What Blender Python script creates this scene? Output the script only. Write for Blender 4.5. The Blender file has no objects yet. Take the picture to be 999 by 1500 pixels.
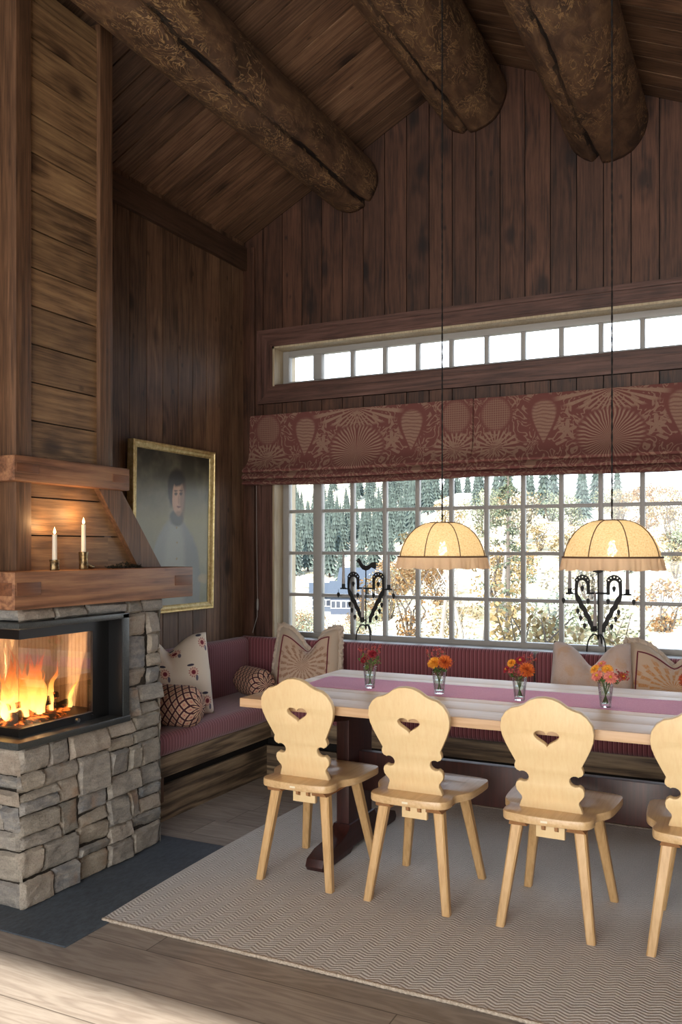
import bpy, bmesh, math, random
from mathutils import Vector, Matrix, noise as mnoise
R = random.Random(7)
PI = math.pi
COL = bpy.context.scene.collection
sin, cos = math.sin, math.cos

# ---------------------------------------------------------------- helpers
def lin(c):
    return c / 12.92 if c <= .04045 else ((c + .055) / 1.055) ** 2.4
def rgb(h):
    h = h.lstrip('#')
    return tuple(lin(int(h[i:i + 2], 16) / 255) for i in (0, 2, 4)) + (1,)

def tag(o, label=None, cat=None, group=None, kind=None):
    if label: o['label'] = label
    if cat: o['category'] = cat
    if group: o['group'] = group
    if kind: o['kind'] = kind
    return o
def thing(name, loc, label, cat, group=None, rz=0):
    o = bpy.data.objects.new(name, None); COL.objects.link(o)
    o.location = loc; o.rotation_euler = (0, 0, rz); o.empty_display_size = .05
    return tag(o, label, cat, group)
def copy_tree(o, parent=None):
    c = o.copy(); COL.objects.link(c); c.parent = parent
    for ch in list(o.children): copy_tree(ch, c)
    return c

class MB:
    """collects geometry for one mesh"""
    def __init__(s): s.v = []; s.f = []; s.uv = []; s.r = []; s.cur = 0.5; s.mi = []; s.m = 0
    def vert(s, p): s.v.append(tuple(p)); return len(s.v) - 1
    def face(s, idx, uv=None):
        s.f.append(tuple(idx)); s.uv.append(uv); s.r.append(s.cur); s.mi.append(s.m)
    def hexa(s, p, r=None):   # 8 points: bottom 4 ccw, top 4 ccw
        if r is not None: s.cur = r
        b = len(s.v); s.v += [tuple(q) for q in p]
        for f in ((3, 2, 1, 0), (4, 5, 6, 7), (0, 1, 5, 4), (1, 2, 6, 5), (2, 3, 7, 6), (3, 0, 4, 7)):
            s.face([b + i for i in f])
    def box(s, a, b, r=None):
        (x0, y0, z0), (x1, y1, z1) = a, b
        s.hexa([(x0, y0, z0), (x1, y0, z0), (x1, y1, z0), (x0, y1, z0), (x0, y0, z1), (x1, y0, z1), (x1, y1, z1), (x0, y1, z1)], r)
    def bbox(s, a, b, bev=.004, r=None, rough=0):
        """chamfered box: 24 verts"""
        if r is not None: s.cur = r
        bm = bmesh.new()
        bmesh.ops.create_cube(bm, size=1)
        for v in bm.verts:
            v.co = Vector([a[i] + (v.co[i] + .5) * (b[i] - a[i]) for i in range(3)])
        bmesh.ops.bevel(bm, geom=bm.edges[:], offset=bev, segments=2, affect='EDGES', profile=.6)
        s.addbm(bm)
    def addbm(s, bm, mat=None):
        b = len(s.v)
        bm.verts.ensure_lookup_table()
        for v in bm.verts: s.v.append(tuple(mat @ v.co if mat else v.co))
        for f in bm.faces: s.face([b + v.index for v in f.verts])
        bm.free()
    def tube(s, pts, rad, n=8, caps=True, taper=None):
        pts = [Vector(p) for p in pts]; rings = []
        up = Vector((0, 0, 1)); prev = None
        for i, p in enumerate(pts):
            t = (pts[min(i + 1, len(pts) - 1)] - pts[max(i - 1, 0)])
            if t.length < 1e-9: t = Vector((0, 0, 1))
            t.normalize()
            if prev is None:
                a = t.cross(up)
                if a.length < .05: a = t.cross(Vector((1, 0, 0)))
            else:
                a = prev - t * prev.dot(t)
            a.normalize(); prev = a; bvec = t.cross(a)
            rr = rad[i] if isinstance(rad, (list, tuple)) else rad
            ring = []
            for k in range(n):
                an = 2 * PI * k / n
                ring.append(s.vert(p + (a * cos(an) + bvec * sin(an)) * rr))
            rings.append(ring)
        for i in range(len(rings) - 1):
            for k in range(n):
                s.face((rings[i][k], rings[i][(k + 1) % n], rings[i + 1][(k + 1) % n], rings[i + 1][k]))
        if caps:
            s.face(rings[0][::-1]); s.face(rings[-1])
    def lathe(s, prof, n=32, c=(0, 0, 0), cap0=False, cap1=False, fn=None, axis='Z'):
        rings = []
        for j, (r, z) in enumerate(prof):
            ring = []
            for k in range(n):
                a = 2 * PI * k / n
                rr = fn(r, z, a, j) if fn else r
                if axis == 'Z': p = (c[0] + rr * cos(a), c[1] + rr * sin(a), c[2] + z)
                else: p = (c[0] + z, c[1] + rr * cos(a), c[2] + rr * sin(a))
                ring.append(s.vert(p))
            rings.append(ring)
        L = len(prof) - 1
        for j in range(L):
            for k in range(n):
                k2 = (k + 1) % n
                s.face((rings[j][k], rings[j][k2], rings[j + 1][k2], rings[j + 1][k]),
                       [(k / n, j / L), ((k + 1) / n, j / L), ((k + 1) / n, (j + 1) / L), (k / n, (j + 1) / L)])
        if cap0: s.face(rings[0][::-1])
        if cap1: s.face(rings[-1])
    def xf(s, m):
        s.v = [tuple(m @ Vector(p)) for p in s.v]; return s
    def build(s, name, mat, parent=None, smooth=None, loc=None):
        me = bpy.data.meshes.new(name)
        me.from_pydata(s.v, [], s.f)
        if any(u for u in s.uv):
            ul = me.uv_layers.new(name='UVMap'); i = 0
            for f, u in zip(s.f, s.uv):
                for k in range(len(f)):
                    if u: ul.data[i].uv = u[k]
                    i += 1
        at = me.attributes.new('rnd', 'FLOAT', 'FACE')
        at.data.foreach_set('value', s.r)
        mats = mat if isinstance(mat, (list, tuple)) else [mat]
        for m in mats: me.materials.append(m)
        if len(mats) > 1: me.polygons.foreach_set('material_index', s.mi)
        bm = bmesh.new(); bm.from_mesh(me)
        bmesh.ops.recalc_face_normals(bm, faces=bm.faces[:]) if not getattr(s, 'keepn', False) else None
        bm.to_mesh(me); bm.free()
        if smooth is not None:
            for p in me.polygons: p.use_smooth = True
            if smooth < 180:
                me.set_sharp_from_angle(angle=math.radians(smooth))
        o = bpy.data.objects.new(name, me); COL.objects.link(o)
        if parent: o.parent = parent
        if loc: o.location = loc
        return o

def plate(outline, holes, t, bev=.0):
    """extruded 2D silhouette (xy), thickness along z, centred -> bmesh"""
    cu = bpy.data.curves.new('tmp', 'CURVE'); cu.dimensions = '2D'; cu.fill_mode = 'BOTH'
    cu.extrude = t / 2 - bev; cu.bevel_depth = bev; cu.bevel_resolution = 1; cu.offset = -bev
    for pts in [outline] + holes:
        sp = cu.splines.new('POLY'); sp.points.add(len(pts) - 1)
        for p, q in zip(sp.points, pts): p.co = (q[0], q[1], 0, 1)
        sp.use_cyclic_u = True
    ob = bpy.data.objects.new('tmp', cu); COL.objects.link(ob)
    dg = bpy.context.evaluated_depsgraph_get(); dg.update()
    me = bpy.data.meshes.new_from_object(ob.evaluated_get(dg))
    bm = bmesh.new(); bm.from_mesh(me)
    bmesh.ops.remove_doubles(bm, verts=bm.verts[:], dist=1e-5)
    bpy.data.objects.remove(ob); bpy.data.curves.remove(cu); bpy.data.meshes.remove(me)
    return bm

def smooth_closed(pts, sub=4):
    """catmull-rom through closed points"""
    n = len(pts); out = []
    for i in range(n):
        p0, p1, p2, p3 = (Vector(pts[(i + k) % n]) for k in (-1, 0, 1, 2))
        for j in range(sub):
            t = j / sub
            out.append(tuple(.5 * ((2 * p1) + (-p0 + p2) * t + (2 * p0 - 5 * p1 + 4 * p2 - p3) * t * t + (-p0 + 3 * p1 - 3 * p2 + p3) * t ** 3)))
    return out

# ---------------------------------------------------------------- materials
class NT:
    def __init__(s, name):
        s.m = bpy.data.materials.new(name); s.m.use_nodes = True
        s.t = s.m.node_tree; s.t.nodes.clear()
        s.out = s.t.nodes.new('ShaderNodeOutputMaterial')
    def n(s, typ, **kw):
        nd = s.t.nodes.new('ShaderNode' + typ)
        ins = kw.pop('ins', {})
        for k, v in kw.items(): setattr(nd, k, v)
        for k, v in ins.items(): s.set(nd.inputs[k], v)
        return nd
    def set(s, sock, v):
        if isinstance(v, bpy.types.NodeSocket): s.t.links.new(v, sock)
        elif isinstance(v, bpy.types.Node): s.t.links.new(v.outputs[0], sock)
        else:
            try: sock.default_value = v
            except Exception: sock.default_value = v[:3]
    def math(s, op, a, b=0, c=0, clamp=False):
        nd = s.t.nodes.new('ShaderNodeMath'); nd.operation = op; nd.use_clamp = clamp
        for i, v in enumerate((a, b, c)): s.set(nd.inputs[i], v)
        return nd.outputs[0]
    def vmath(s, op, a, b=(0, 0, 0)):
        nd = s.t.nodes.new('ShaderNodeVectorMath'); nd.operation = op
        s.set(nd.inputs[0], a); s.set(nd.inputs[1], b)
        return nd.outputs['Value'] if op in ('LENGTH', 'DOT_PRODUCT', 'DISTANCE') else nd.outputs[0]
    def mix(s, f, a, b, mode='MIX'):
        nd = s.t.nodes.new('ShaderNodeMix'); nd.data_type = 'RGBA'; nd.blend_type = mode
        s.set(nd.inputs[0], f); s.set(nd.inputs[6], a); s.set(nd.inputs[7], b)
        return nd.outputs[2]
    def ramp(s, f, stops, interp='LINEAR'):
        nd = s.t.nodes.new('ShaderNodeValToRGB'); cr = nd.color_ramp; cr.interpolation = interp
        while len(cr.elements) < len(stops): cr.elements.new(.5)
        for e, (p, c) in zip(cr.elements, stops): e.position = p; e.color = c
        s.set(nd.inputs[0], f); return nd.outputs[0]
    def rng(s, f, a, b, c=0, d=1, smooth=True):
        nd = s.t.nodes.new('ShaderNodeMapRange'); nd.interpolation_type = 'SMOOTHSTEP' if smooth else 'LINEAR'
        for i, v in enumerate((f, a, b, c, d)): s.set(nd.inputs[i], v)
        return nd.outputs[0]
    def obj(s): return s.n('TexCoord').outputs['Object']
    def uv(s): return s.n('TexCoord').outputs['UV']
    def sep(s, v):
        nd = s.t.nodes.new('ShaderNodeSeparateXYZ'); s.set(nd.inputs[0], v); return nd.outputs
    def comb(s, x, y, z=0):
        nd = s.t.nodes.new('ShaderNodeCombineXYZ')
        for i, v in enumerate((x, y, z)): s.set(nd.inputs[i], v)
        return nd.outputs[0]
    def noise(s, vec, scale, detail=3, rough=.55, dist=0):
        nd = s.n('TexNoise', ins={'Scale': scale, 'Detail': detail, 'Roughness': rough, 'Distortion': dist})
        s.set(nd.inputs['Vector'], vec); return nd.outputs[0]
    def vor(s, vec, scale, feature='F1', rnd=1):
        nd = s.n('TexVoronoi', feature=feature, ins={'Scale': scale, 'Randomness': rnd}); s.set(nd.inputs['Vector'], vec)
        return nd
    def bump(s, h, strength=.3, dist=.002):
        nd = s.n('Bump', ins={'Strength': strength, 'Distance': dist}); s.set(nd.inputs['Height'], h)
        return nd.outputs[0]
    def pbr(s, col, rough=.6, bump=None, **ins):
        nd = s.n('BsdfPrincipled'); s.set(nd.inputs['Base Color'], col); s.set(nd.inputs['Roughness'], rough)
        if bump is not None: s.set(nd.inputs['Normal'], bump)
        for k, v in ins.items(): s.set(nd.inputs[k.replace('_', ' ')], v)
        s.t.links.new(nd.outputs[0], s.out.inputs[0]); return s.m
    def surf(s, sh):
        s.t.links.new(sh if isinstance(sh, bpy.types.NodeSocket) else sh.outputs[0], s.out.inputs[0]); return s.m

def plain(name, col, rough=.6, **ins):
    return NT(name).pbr(rgb(col) if isinstance(col, str) else col, rough, **ins)

def wood(name, dark, mid, light, axis='Z', scale=1., rough=.55, knots=1., var=.35, grain=1., bump=.25, knotcol=None):
    """grain runs along axis of the object's own coordinates"""
    n = NT(name)
    at = n.n('Attribute', attribute_name='rnd').outputs['Fac']
    off = n.comb(n.math('MULTIPLY', at, 37.3), n.math('MULTIPLY', at, 91.7), n.math('MULTIPLY', at, 53.9))
    v = n.vmath('ADD', n.obj(), off)
    st = {'X': (.05, 1, 1), 'Y': (1, .05, 1), 'Z': (1, 1, .05), 'XC': (.05, 1, 0)}[axis]
    st = tuple(k * scale for k in st)
    vs = n.vmath('MULTIPLY', v, st)
    kst = {'X': (.55, 1, 1), 'Y': (1, .55, 1), 'Z': (1, 1, .55), 'XC': (.55, 1, 0)}[axis]
    kv = n.vmath('MULTIPLY', v, kst)
    kd = n.vor(kv, 4.2 * scale).outputs['Distance']
    knot = n.rng(kd, .05, .20, 1, 0)
    halo = n.rng(kd, .08, .5, 1, 0)
    low = n.noise(vs, 7, 2, .45, .15)
    low = n.math('ADD', low, n.math('MULTIPLY', halo, .10 * knots))
    ring = n.math('SINE', n.math('MULTIPLY', low, 52))
    ring = n.math('MULTIPLY_ADD', ring, .5, .5)
    fine = n.noise(vs, 90, 4, .65)
    blot = n.noise(v, 3.1 * scale, 3, .6)
    g = n.math('ADD', n.math('MULTIPLY_ADD', ring, .2 * grain, -.18 - .1 * grain), n.math('MULTIPLY', fine, 1.35))
    g = n.math('ADD', g, n.math('MULTIPLY', n.math('SUBTRACT', blot, .5), .7 * min(1, .3 + knots)))
    g = n.math('SUBTRACT', g, n.math('MULTIPLY', halo, .12 * min(1, knots)))
    if knots:
        k2 = n.vor(n.vmath('MULTIPLY', v, tuple(max(.6, q) for q in kst)), 7.5 * scale).outputs['Distance']
        sm = n.rng(k2, .03, .11, 1, 0)
        g = n.math('SUBTRACT', g, n.math('MULTIPLY', sm, .34 * min(1, knots)))
    c = n.ramp(g, [(.12, rgb(dark)), (.5, rgb(mid)), (.95, rgb(light))])
    if knots:
        c = n.mix(n.math('MULTIPLY', knot, .8 * min(1, knots)), c, rgb(knotcol or dark) if not knotcol else rgb(knotcol))
    c = n.mix(1, c, n.comb(*[n.rng(at, 0, 1, 1 - var, 1 + var * .6, False)] * 3), 'MULTIPLY')
    return n.pbr(c, rough, n.bump(n.math('ADD', fine, n.math('MULTIPLY', ring, .3)), bump, .003))

M = {}
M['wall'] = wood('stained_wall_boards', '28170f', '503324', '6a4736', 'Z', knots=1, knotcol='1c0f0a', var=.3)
M['wall_l'] = wood('stained_side_boards_lit', '402d1f', '735540', '927355', 'Z', knots=1, knotcol='241409', var=.3)  # lighter than the back wall boards, with window light put into the tone
M['ceil'] = wood('stained_ceiling_boards', '3a281d', '6b4e39', '8f6f55', 'XC', knots=1, knotcol='1c110b', var=.4)
M['hood'] = wood('stained_hood_boards', '4e3823', '7e6042', 'a08058', 'Y', knots=1, knotcol='2f1c10', var=.25)
M['hoodx'] = wood('stained_hood_side_boards', '4e3823', '7e6042', 'a08058', 'X', knots=1, knotcol='2f1c10', var=.25)
M['post'] = wood('stained_posts', '352216', '5c402b', '7c5a40', 'Z', knots=.3, var=.1)
M['beam'] = wood('mantel_wood', '5a3a26', '83593f', 'a47854', 'Y', scale=.8, knots=.8, knotcol='5a2f1c', var=.05, grain=2.1)
M['beamx'] = wood('mantel_return_wood', '5a3a26', '83593f', 'a47854', 'X', scale=.8, knots=.4, knotcol='5a2f1c', var=.05, grain=2.1)
M['endgrain'] = wood('tenon_wood', '4b2d1b', '6b4128', '7e5235', 'Y', knots=0, var=.1)
M['trim'] = wood('window_casing_wood', '33201a', '5a3d33', '74544a', 'X', knots=.5, knotcol='2a1810', var=.1)
M['trimz'] = wood('window_casing_upright_wood', '33201a', '5a3d33', '74544a', 'Z', knots=.3, knotcol='2a1810', var=.1)
M['plate'] = wood('wall_plate_wood', '33241a', '4f3929', '64493a', 'Y', knots=.5, var=.1)
M['jamb'] = wood('pale_jamb_pine', '94836a', 'b3a285', 'c4b597', 'Z', knots=.3, knotcol='8a7050', var=.05, grain=.4)
M['bench'] = wood('aged_bench_wood_y', '4b3d30', '7a6751', '9f8a6e', 'Y', knots=.5, var=.15, grain=3.0, knotcol='2c1d12')
M['benchx'] = wood('aged_bench_wood_x', '4b3d30', '7a6751', '9f8a6e', 'X', knots=.5, var=.15, grain=3.0, knotcol='2c1d12')
M['table'] = wood('pale_oak_tabletop', 'bb9772', 'c9a580', 'd4b48f', 'X', rough=.45, knots=.2, knotcol='8c6a4c', var=.05, grain=.35, bump=.1)
M['mahog'] = wood('shaded_dark_red_trestle_wood', '200d0b', '381713', '4c241c', 'Z', rough=.45, knots=0, var=.05, grain=.4, bump=.1)  # dark red wood, darkened further to paint in the shade under the table
M['chair'] = wood('pale_beech_back', 'e2c090', 'e7ca99', 'ebd1a2', 'Z', scale=.9, rough=.4, knots=0, var=.03, grain=.12, bump=.05)
M['seat'] = wood('pale_beech_seat', 'c19c6c', 'd3b081', 'dfc196', 'Y', rough=.3, knots=0, var=.03, grain=.3, bump=.05)
M['leg'] = wood('pale_beech_leg', 'bb925f', 'cfa874', 'debb8b', 'Z', rough=.4, knots=0, var=.03, grain=.5, bump=.08)
M['batten'] = wood('chair_batten', '8a5f3c', 'a5764c', 'b88a5c', 'Y', knots=0, var=.03, grain=.4, bump=.08)
M['black'] = plain('black_iron', '15110f', .55, Metallic=.3)
M['blackmetal'] = plain('black_firebox_metal', '0b0b0c', .35)
M['cord'] = plain('black_fabric_cord', '120e0c', .8)
M['gapdark'] = plain('dark_gap', '0f0805', .9)
M['candle'] = plain('cream_wax', 'e9dcc6', .5, Subsurface_Weight=.3, Subsurface_Radius=(.02, .015, .01))
M['candle2'] = plain('grey_wax_taper', 'a8a09c', .5)
M['wick'] = plain('charred_wick', '100c0a', .9)
M['brass'] = NT('aged_brass')
_n = M['brass']; M['brass'] = _n.pbr(_n.ramp(_n.noise(_n.obj(), 60, 3), [(.35, rgb('3c2f22')), (.7, rgb('a08960'))]), .35, _n.bump(_n.noise(_n.obj(), 90, 3), .5, .003), Metallic=.85)
M['white'] = plain('shaded_white_paint', '9a9792', .45)  # white paint greyed: the shade of backlit frames is put into the colour
M['extwhite'] = plain('white_outer_frame', 'dfe2e4', .5)
M['steel'] = plain('brushed_steel', '888888', .3, Metallic=1.)

def mk_floor():
    n = NT('grey_oak_floor'); v = n.obj(); x, y, z = n.sep(v)
    row = n.math('FLOOR', n.math('DIVIDE', y, .22))
    h = n.n('TexWhiteNoise', noise_dimensions='1D'); n.set(h.inputs['W'], row); hr = h.outputs['Value']
    xs = n.math('ADD', n.math('DIVIDE', x, 2.2), n.math('MULTIPLY', hr, 5))
    h2 = n.n('TexWhiteNoise', noise_dimensions='2D'); n.set(h2.inputs['Vector'], n.comb(row, n.math('FLOOR', xs))); hv = h2.outputs['Value']
    fy = n.math('FRACT', n.math('DIVIDE', y, .22)); fx = n.math('FRACT', xs)
    ey = n.math('MINIMUM', fy, n.math('SUBTRACT', 1, fy)); ex = n.math('MINIMUM', fx, n.math('SUBTRACT', 1, fx))
    gap = n.math('MAXIMUM', n.rng(ey, .004, .014, 1, 0), n.rng(ex, .0004, .0014, 1, 0))
    vs = n.vmath('MULTIPLY', n.vmath('ADD', v, n.comb(n.math('MULTIPLY', hv, 30), 0, 0)), (.12, 1, 1))
    low = n.noise(vs, 12, 3, .5, .4); ring = n.math('SINE', n.math('MULTIPLY', low, 45))
    fine = n.noise(vs, 120, 3, .6)
    g = n.math('ADD', n.math('MULTIPLY_ADD', ring, .12, .3), n.math('MULTIPLY', fine, .4))
    g = n.math('ADD', g, n.math('MULTIPLY', n.math('SUBTRACT', hv, .5), .35))
    c = n.ramp(g, [(.15, rgb('746a62')), (.5, rgb('94897f')), (.9, rgb('b0a69b'))])
    c = n.mix(n.math('MULTIPLY', gap, .7), c, rgb('241b15'))
    return n.pbr(c, .42, n.bump(n.math('SUBTRACT', fine, gap), .12, .002))
M['floor'] = mk_floor()

def mk_slate():
    n = NT('dark_slate'); v = n.obj()
    a = n.noise(n.vmath('MULTIPLY', v, (1, .5, 1)), 60, 4, .7)
    c = n.ramp(n.math('ADD', n.math('MULTIPLY', a, .7), n.math('MULTIPLY', n.noise(v, 3, 2), .3)), [(.3, rgb('343a40')), (.7, rgb('545d66'))])
    return n.pbr(c, .55, n.bump(a, .5, .003))
M['slate'] = mk_slate()
M['granite'] = (lambda n: n.pbr(n.ramp(n.noise(n.obj(), 300, 2, .7), [(.35, rgb('26292a')), (.7, rgb('464a49'))]), .38))(NT('honed_dark_granite'))

def mk_stone():
    n = NT('grey_fieldstone'); v = n.obj()
    at = n.n('Attribute', attribute_name='rnd').outputs['Fac']
    vo = n.vmath('ADD', v, n.comb(n.math('MULTIPLY', at, 31), n.math('MULTIPLY', at, 17), n.math('MULTIPLY', at, 57)))
    base = n.ramp(at, [(0, rgb('75756f')), (.2, rgb('8d857a')), (.4, rgb('74767a')), (.55, rgb('978a78')), (.7, rgb('62676c')), (.85, rgb('a2978a')), (1, rgb('837467'))])
    a = n.noise(n.vmath('MULTIPLY', vo, (1, 1, 2.6)), 14, 6, .7, .3)
    b = n.noise(vo, 150, 3, .7)
    c = n.mix(n.rng(a, .3, .75, 0, .55), base, rgb('bdb4a4'))
    c = n.mix(n.rng(b, .45, .75, 0, .5), c, rgb('55524c'))
    rust = n.noise(vo, 6, 3); c = n.mix(n.rng(rust, .58, .75, 0, .5), c, rgb('9a7350'))
    return n.pbr(c, .85, n.bump(n.math('ADD', a, n.math('MULTIPLY', b, .35)), .9, .01))
M['stone'] = mk_stone()
M['mortar'] = (lambda n: n.pbr(n.ramp(n.noise(n.obj(), 80, 3), [(.3, rgb('1e1a16')), (.7, rgb('3f382f'))]), .95))(NT('recessed_mortar'))

def mk_log():
    n = NT('debarked_log'); v = n.obj()
    vs = n.vmath('MULTIPLY', v, (1, .42, 1))
    d = n.noise(vs, 9, 4, .6, 1.2)
    worm = n.noise(vs, 15, 3, .6, 2.2)
    w1 = n.rng(n.math('ABSOLUTE', n.math('SUBTRACT', worm, .5)), .005, .04, 1, 0)
    patch = n.rng(n.noise(v, 3.5, 3, .6), .40, .56)
    w = n.math('MULTIPLY', w1, patch)
    at = n.n('Attribute', attribute_name='rnd').outputs['Fac']
    c = n.ramp(d, [(.3, rgb('36261a')), (.5, rgb('5c4330')), (.72, rgb('7d6044'))])
    c = n.mix(n.math('MULTIPLY', w, .85), c, rgb('a9875c'))
    c = n.mix(n.rng(at, .6, 1, 0, .95, False), c, rgb('0d0705'))
    return n.pbr(c, .6, n.bump(n.math('ADD', d, n.math('MULTIPLY', w, .5)), .6, .012))
M['log'] = mk_log()

def mk_stripe(name, axis, tint='80404a'):
    n = NT(name); x, y, z = n.sep(n.obj())
    c = {'X': x, 'Y': y}[axis]
    t = n.math('FRACT', n.math('DIVIDE', c, .024))
    col = n.ramp(t, [(0, rgb('5e2a30')), (.14, rgb('5e2a30')), (.2, rgb('a2626a')), (.3, rgb('b98286')), (.38, rgb(tint)), (.6, rgb(tint)), (.66, rgb('ab6e70')), (.74, rgb('6d343c')), (.9, rgb('8a4952')), (1, rgb('5e2a30'))])
    w = n.noise(n.obj(), 700, 2)
    return n.pbr(n.mix(.25, col, n.comb(w, w, w), 'MULTIPLY'), .9, n.bump(n.math('ADD', w, t), .25, .002), Sheen_Weight=.25)
M['strX'] = mk_stripe('striped_cushion_fabric_x', 'X')
M['strY'] = mk_stripe('striped_cushion_fabric_y', 'Y')

def mk_rug():
    n = NT('zigzag_wool_weave'); v = n.obj(); x, y, z = n.sep(v)
    nz = n.math('MULTIPLY', n.math('SUBTRACT', n.noise(v, 18, 2), .5), .012)
    zz = n.math('MULTIPLY', n.math('PINGPONG', x, .035), .55)
    t = n.math('FRACT', n.math('DIVIDE', n.math('ADD', n.math('ADD', y, zz), nz), .017))
    line = n.rng(n.math('ABSOLUTE', n.math('SUBTRACT', t, .5)), .1, .4)
    knit = n.noise(n.vmath('MULTIPLY', v, (1, 2.2, 1)), 170, 3, .7)
    c = n.ramp(n.math('ADD', n.math('MULTIPLY', line, .16), n.math('MULTIPLY', knit, .8)), [(.2, rgb('aea69f')), (.5, rgb('cfc9c3')), (.8, rgb('e8e3de'))])
    return n.pbr(c, .95, n.bump(n.math('ADD', n.math('MULTIPLY', line, .8), knit), .6, .005))
M['rug'] = mk_rug()
M['rugedge'] = (lambda n: n.pbr(n.ramp(n.noise(n.obj(), 150, 3), [(.3, rgb('a59582')), (.7, rgb('d8cbb9'))]), .95, n.bump(n.noise(n.obj(), 220, 3), .8, .006)))(NT('rug_edge_yarn'))
M['runner'] = (lambda n: n.pbr(n.ramp(n.noise(n.vmath('MULTIPLY', n.obj(), (1, 3, 1)), 200, 3, .7), [(.25, rgb('c77ea0')), (.75, rgb('eab2cc'))]), .9, n.bump(n.noise(n.obj(), 400, 2), .4, .001)))(NT('pink_linen'))
M['gold'] = (lambda n: n.pbr(n.ramp(n.noise(n.obj(), 40, 4, .7), [(.3, rgb('b79d62')), (.6, rgb('e0cb95')), (.85, rgb('f4e8c4'))]), .38, n.bump(n.noise(n.obj(), 120, 3), .2, .001), Metallic=.6))(NT('worn_gilt'))

BLX = 2.345
def mk_blind():
    n = NT('damask_linen'); x, y, z = n.sep(n.obj())
    warp = n.noise(n.obj(), 7, 2)
    X = n.math('PINGPONG', n.math('ADD', x, BLX + 7.85), .785)
    def ell(cx, cz, rx, rz):
        return n.vmath('LENGTH', n.comb(n.math('DIVIDE', n.math('SUBTRACT', X, cx), rx), n.math('DIVIDE', n.math('SUBTRACT', z, cz), rz)))
    # big blossom with rays
    ang = n.math('ARCTAN2', n.math('SUBTRACT', z, 2.02), X)
    rays = n.rng(n.math('SINE', n.math('ADD', n.math('MULTIPLY', ang, 44), n.math('MULTIPLY', warp, 14))), -.15, .35)
    rad = n.vmath('LENGTH', n.comb(n.math('DIVIDE', X, .19), n.math('DIVIDE', n.math('SUBTRACT', z, 2.05), .15)))
    blossom = n.math('MULTIPLY', rays, n.rng(rad, .85, 1.05, 1, 0))
    # upper fronds
    ang2 = n.math('ARCTAN2', n.math('SUBTRACT', z, 2.31), n.math('ADD', X, .02))
    fr = n.rng(n.math('SINE', n.math('MULTIPLY', ang2, 34)), -.1, .4)
    r2 = n.vmath('LENGTH', n.comb(n.math('DIVIDE', X, .31), n.math('DIVIDE', n.math('SUBTRACT', z, 2.27), .085)))
    fronds = n.math('MULTIPLY', fr, n.rng(r2, .85, 1.1, 1, 0))
    # teardrop leaf with lattice
    lx = n.math('SUBTRACT', X, .375); lz = n.math('SUBTRACT', z, 2.14)
    wid = n.math('MULTIPLY_ADD', lz, .38, .065)
    d3 = n.vmath('LENGTH', n.comb(n.math('DIVIDE', lx, wid), n.math('DIVIDE', lz, .135)))
    lat = n.rng(n.math('SINE', n.math('MULTIPLY', n.math('ADD', lz, n.math('MULTIPLY', warp, .06)), 300)), .1, .6)
    leaf = n.math('MULTIPLY', n.rng(d3, .8, 1.0, 1, 0), n.math('MULTIPLY_ADD', lat, -.55, .9))
    # pineapple checker
    d4 = ell(.66, 2.2, .09, .10)
    ck = n.math('MULTIPLY', n.math('SINE', n.math('MULTIPLY', n.math('ADD', X, z), 230)), n.math('SINE', n.math('MULTIPLY', n.math('SUBTRACT', X, z), 230)))
    pine = n.math('MULTIPLY', n.rng(d4, .8, 1.1, 1, 0), n.rng(ck, -.3, .1, .15, .7))
    # curls
    cn = n.noise(n.comb(X, z, 3), 9, 2, .5, 1.2)
    curl = n.rng(n.math('ABSOLUTE', n.math('SUBTRACT', n.math('FRACT', n.math('MULTIPLY', cn, 7)), .5)), .12, .2, 1, 0)
    cover = n.math('MAXIMUM', n.rng(rad, .95, 1.1, 1, 0), n.math('MAXIMUM', n.rng(d3, 1.1, 1.3, 1, 0), n.rng(d4, 1., 1.2, 1, 0)))
    curl = n.math('MULTIPLY', curl, n.math('MULTIPLY_ADD', cover, -.9, .8))
    ang3 = n.math('ARCTAN2', n.math('SUBTRACT', z, 2.0), n.math('SUBTRACT', X, .66)); r3 = ell(.66, 2.02, .15, .09)
    low3 = n.math('MULTIPLY', n.rng(n.math('SINE', n.math('MULTIPLY', ang3, 22)), -.1, .4), n.rng(r3, .8, 1.05, 1, 0))
    st = ell(.24, 2.08, .05, .06); star = n.rng(n.math('SUBTRACT', st, n.math('MULTIPLY', n.math('SINE', n.math('MULTIPLY', n.math('ARCTAN2', n.math('SUBTRACT', z, 2.08), n.math('SUBTRACT', X, .24)), 5)), .4)), .6, .8, .8, 0)
    blossom = n.math('MAXIMUM', blossom, n.math('MAXIMUM', low3, star))
    m = n.math('MAXIMUM', n.math('MAXIMUM', blossom, fronds), n.math('MAXIMUM', n.math('MAXIMUM', leaf, pine), curl))
    w = n.noise(n.vmath('MULTIPLY', n.obj(), (1, 1, .3)), 500, 2)
    m = n.math('MULTIPLY', m, n.rng(w, .3, .6, .7, 1))
    m = n.math('MULTIPLY', m, .8)
    c = n.mix(m, rgb('7b4a44'), rgb('ae907a'))
    pr = n.n('BsdfPrincipled', ins={'Base Color': c, 'Roughness': .9})
    tr = n.n('BsdfTranslucent', ins={'Color': c})
    mx = n.n('MixShader', ins={0: .25}); n.t.links.new(pr.outputs[0], mx.inputs[1]); n.t.links.new(tr.outputs[0], mx.inputs[2])
    return n.surf(mx)
M['blind'] = mk_blind()

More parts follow.
